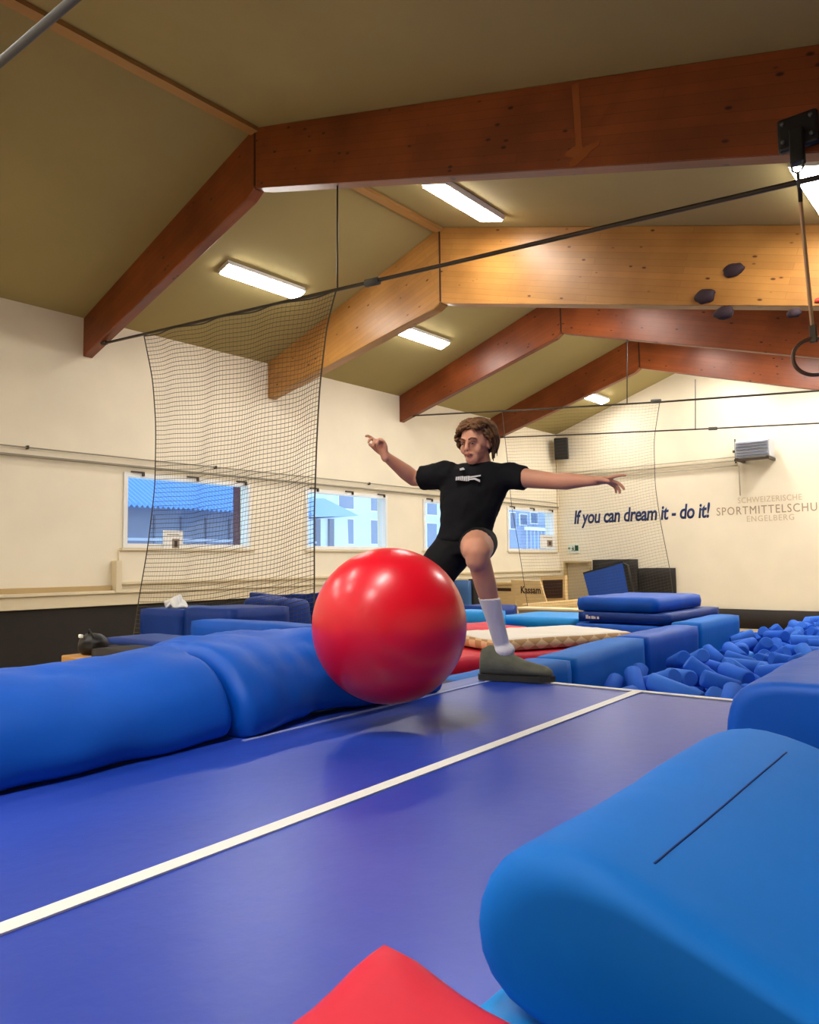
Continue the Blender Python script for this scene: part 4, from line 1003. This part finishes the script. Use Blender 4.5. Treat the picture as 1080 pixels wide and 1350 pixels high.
# hair: cap and wavy locks
hb = bmesh.new()
def capf(p):
    return p
r = bmesh.ops.create_icosphere(hb, subdivisions=5, radius=1)['verts']
dele = []
for v in r:
    p = v.co.copy()
    if (p.y > .22 and p.z < .60) or p.z < -.75 or (p.y > -.15 and p.z < -.10 and abs(p.x) < 2): dele.append(v); continue
    n_ = 1 + .10 * fbm(p, 3, 2) + .06 * fbm(p, 7, 3)
    v.co = H(p.x * .088 * n_, -.010 + p.y * .106 * n_, .020 + p.z * .112 * n_)
bmesh.ops.delete(hb, geom=dele, context='VERTS')
bmesh.ops.translate(hb, verts=hb.verts, vec=-ROOT)
ho = from_bm('hair', hb, HAIR, man, smooth=True); sm = ho.modifiers.new('t', 'SOLIDIFY'); sm.thickness = .010
hb = bmesh.new(); rh = random.Random(5)
for k in range(320):
    th = rh.uniform(-pi, pi); el = rh.uniform(.05, 1.5)
    nx = Vector((sin(th) * cos(el), cos(th) * cos(el), sin(el)))      # root on the scalp, th = 0 is forward
    if nx.y > .40 and nx.z < .62: continue
    p = Vector((nx.x * .086, nx.y * .104 - .010, nx.z * .110 + .020))
    front = nx.y > .35
    sgn = 1 if nx.x + rh.uniform(-.15, .15) > 0 else -1
    ln = rh.uniform(.07, .11) if front else rh.uniform(.10, .20)
    lift = rh.uniform(1.08, 1.34)
    dirn = Vector((sgn * 1.0, .10 if front else -.2, .55 * nx.z)).normalized(); ph = rh.uniform(0, 6); step = ln / 9
    cur = p.copy(); pts = []
    for j in range(10):
        wv_ = .009 * sin(ph + j * 1.15)
        pts.append(H(cur.x + sgn * wv_ * .6, cur.y + wv_, cur.z))
        dirn = (dirn + Vector((-sgn * .04, -.10 if cur.y > 0 else 0, -.34))).normalized(); cur = cur + dirn * step
        q = Vector((cur.x / .088, (cur.y + .010) / .106, (max(cur.z, -.06) - .020) / .112)); L0 = q.length
        lo, hi = 1.02, lift
        if L0 < lo or L0 > hi:
            f = (lo if L0 < lo else hi) / L0
            cur = Vector((q.x * f * .088, q.y * f * .106 - .010, cur.z if cur.z < -.06 else q.z * f * .112 + .020))
        if cur.y > .035 and cur.z < .068: break
        if cur.z < (-.105 if cur.x < 0.02 else -.030) or (cur.z < -.02 and cur.y > .035): break
    if len(pts) > 3: tube_into(hb, pts, rh.uniform(.007, .012), 6, rfun=lambda t: (1 - t ** 2 * .8))
bmesh.ops.translate(hb, verts=hb.verts, vec=-ROOT)
o = from_bm('locks', hb, HAIR, ho, smooth=True); o['kind'] = 'stuff'
# shirt
sb = bmesh.new()
def shirt_ring(u, v, z, hw, hd, tilt=0): return (pd(u, v, z), RGT * px(hw, z) + UPV * tilt, dp * hd)
loft_into(sb, [shirt_ring(637, 609.5, 4.135, 16, .060), shirt_ring(634, 612, 4.13, 31, .078), shirt_ring(631, 618, 4.12, 44, .10), shirt_ring(629, 634, 4.115, 48, .122), shirt_ring(626, 646, 4.11, 45.5, .130), shirt_ring(622, 660, 4.10, 42, .128), shirt_ring(619, 676, 4.09, 38, .122), shirt_ring(617, 690, 4.085, 36, .122), shirt_ring(615, 702, 4.08, 36, .126), shirt_ring(613, 713, 4.08, 37.5, .13)], 40)
def sleeve(sh, el, f, r0, r1):
    a = sh.lerp(el, -.25); b = sh.lerp(el, f); d = (b - a).normalized(); s = d.cross(UPV).normalized(); t = s.cross(d)
    loft_into(sb, [(a, s * r0 * .8, t * r0 * .8), (sh, s * r0, t * r0), (sh.lerp(b, .5), s * (r0 + r1) / 2, t * (r0 + r1) / 2), (b, s * r1, t * r1)], 28)
sleeve(shR, elR, .78, .080, .066); sleeve(shL, elL, .36, .078, .062)
sh_o = remesh('shirt', sb, SHIRT, man, .010, 3, wr=.022, ws=11)
# neckline gap: skin coloured neck is already above; print on the chest
def chest_print(name, pts_list, m):
    b_ = bmesh.new()
    for poly in pts_list:
        vs = [b_.verts.new(pd(u, v, 4.115 - .142 + abs(u - 628) * .00045)) for u, v in poly]; b_.faces.new(vs)
    g = bmesh.ops.extrude_face_region(b_, geom=list(b_.faces))
    for v in [q for q in g['geom'] if isinstance(q, bmesh.types.BMVert)]: v.co += FWD * .035
    bmesh.ops.translate(b_, verts=b_.verts, vec=-ROOT)
    o = from_bm(name, b_, m, sh_o); return o
PR = mat('print_white', (238, 238, 234), .7)
polys = []
rp_ = random.Random(3)
u = 601.5
while u < 633:
    w = rp_.uniform(1.4, 2.6); top = 629.3 - (u - 601) * .06 - rp_.uniform(0, 1.2); bot = 633.2 + (u - 601) * .04 + rp_.uniform(-.6, .6)
    polys.append([(u, top), (u + w, top - .2), (u + w - .3, bot), (u - .2, bot)]); u += w + .8
polys = [q for q in polys if q[0][0] < 619]
polys += [[(619, 628.2), (634, 625.8), (634, 627.6), (620, 630)], [(618, 631), (626, 629.8), (633, 632.6), (633, 635.6), (626, 632.2), (619, 632.8)]]
o = chest_print('chest_print', polys, PR); o['label'] = 'white blurred lettering print'
o = chest_print('small_logo', [[(606.5, 617.5), (611, 616.3), (613, 618.8), (607, 620)]], PR); o['label'] = 'small white emblem near the collar'
# shorts
tb = bmesh.new()
loft_into(tb, [(pd(613, 704, 4.08), RGT * .142, dp * .118), (pd(611, 716, 4.08), RGT * .150, dp * .125), (pd(609, 730, 4.07), RGT * .14, dp * .12)], 36)
def leg_tube(a, b, r0, r1, f):
    e_ = a.lerp(b, f); d = (e_ - a).normalized(); s = d.cross(UPV if abs(d.dot(UPV)) < .9 else RGT).normalized(); t = s.cross(d)
    loft_into(tb, [(a - d * .04, s * r0 * .85, t * r0 * .85), (a, s * r0, t * r0), (a.lerp(e_, .6), s * (r0 + r1) / 2, t * (r0 + r1) / 2), (e_, s * r1, t * r1)], 28)
leg_tube(hipL, knL, .106, .077, .76); leg_tube(hipR, pd(566, 768, 4.03), .112, .108, .74)
remesh('shorts', tb, mat('black_shorts', (15, 15, 19), .8, .2, var=.12, vscale=7), man, .010, 3, wr=.014, ws=9)
# sock
kb = bmesh.new()
s0 = knL.lerp(ankL, .50)
d = (ankL - knL).normalized()
loft_into(kb, [(s0, RGT * .056, dp * .058), (knL.lerp(ankL, .62), RGT * .051, dp * .054), (knL.lerp(ankL, .8), RGT * .045, dp * .048), (ankL, RGT * .043, dp * .046), (ankL + d * .04 + RGT * .012, RGT * .050, dp * .046)], 28)
ell_into(kb, ankL + RGT * .015 - UPV * .035, .055, .055, .045)
remesh('sock', kb, SOCK, man, .007, 3)
# shoe: toe to the right of the picture and a little towards the camera
ft = bmesh.new()
toe = (RGT * .93 + dp * .30); toe.z = 0; toe.normalize(); sd = Vector((-toe.y, toe.x, 0)); base = Vector((ankL.x, ankL.y, .0))
def sp(f, s_, z): return base + toe * f + sd * s_ + Vector((0, 0, z))
def shoe_rings(zs, grow, hgt):
    out = []
    for (f, hw, zt) in ((-.115, .018, .07), (-.105, .036, .135), (-.06, .044, .16), (.0, .047, .150), (.06, .050, .115), (.12, .054, .085), (.18, .055, .068), (.23, .046, .056), (.258, .022, .036)):
        h_ = zt if hgt is None else hgt
        out.append((sp(f, 0, zs + (h_ / 2)), sd * (hw + grow), Vector((0, 0, h_ / 2))))
    return out
loft_into(ft, shoe_rings(.022, 0, None), 28)
remesh('shoe', ft, SHOE, man, .007, 4)
fs = bmesh.new()
for (f, hw) in ((0, 0),): pass
outl = [(-.125, 0), (-.115, .030), (-.06, .046), (.0, .046), (.07, .050), (.14, .058), (.20, .056), (.25, .036), (.27, 0)]
ring = [sp(f, s_, 0.004) for f, s_ in outl] + [sp(f, -s_, 0.004) for f, s_ in outl[-2:0:-1]]
A = [fs.verts.new(p) for p in ring]; B = [fs.verts.new(p + Vector((0, 0, .028))) for p in ring]
fs.faces.new(A[::-1]); fs.faces.new(B)
for i in range(len(ring)):
    j = (i + 1) % len(ring); fs.faces.new((A[i], A[j], B[j], B[i]))
bmesh.ops.translate(fs, verts=fs.verts, vec=-ROOT); o = from_bm('shoe_sole', fs, SOLE, man)
# second foot, hidden behind the ball
ft = bmesh.new(); b2 = ankR
loft_into(ft, [(b2 + toe * 0 + FWD * .10 + Vector((0, 0, -.02)), RGT * .03, UPV * .03), (b2 + FWD * .05 + Vector((0, 0, -.03)), RGT * .045, UPV * .05), (b2 - FWD * .04 + Vector((0, 0, -.04)), RGT * .046, UPV * .045), (b2 - FWD * .12 + Vector((0, 0, -.05)), RGT * .048, UPV * .032), (b2 - FWD * .17 + Vector((0, 0, -.055)), RGT * .025, UPV * .018)], 24)
remesh('shoe', ft, SHOE, man, .008, 3)
print('SCENE OK', len(bpy.data.objects), 'foam', len(placed))
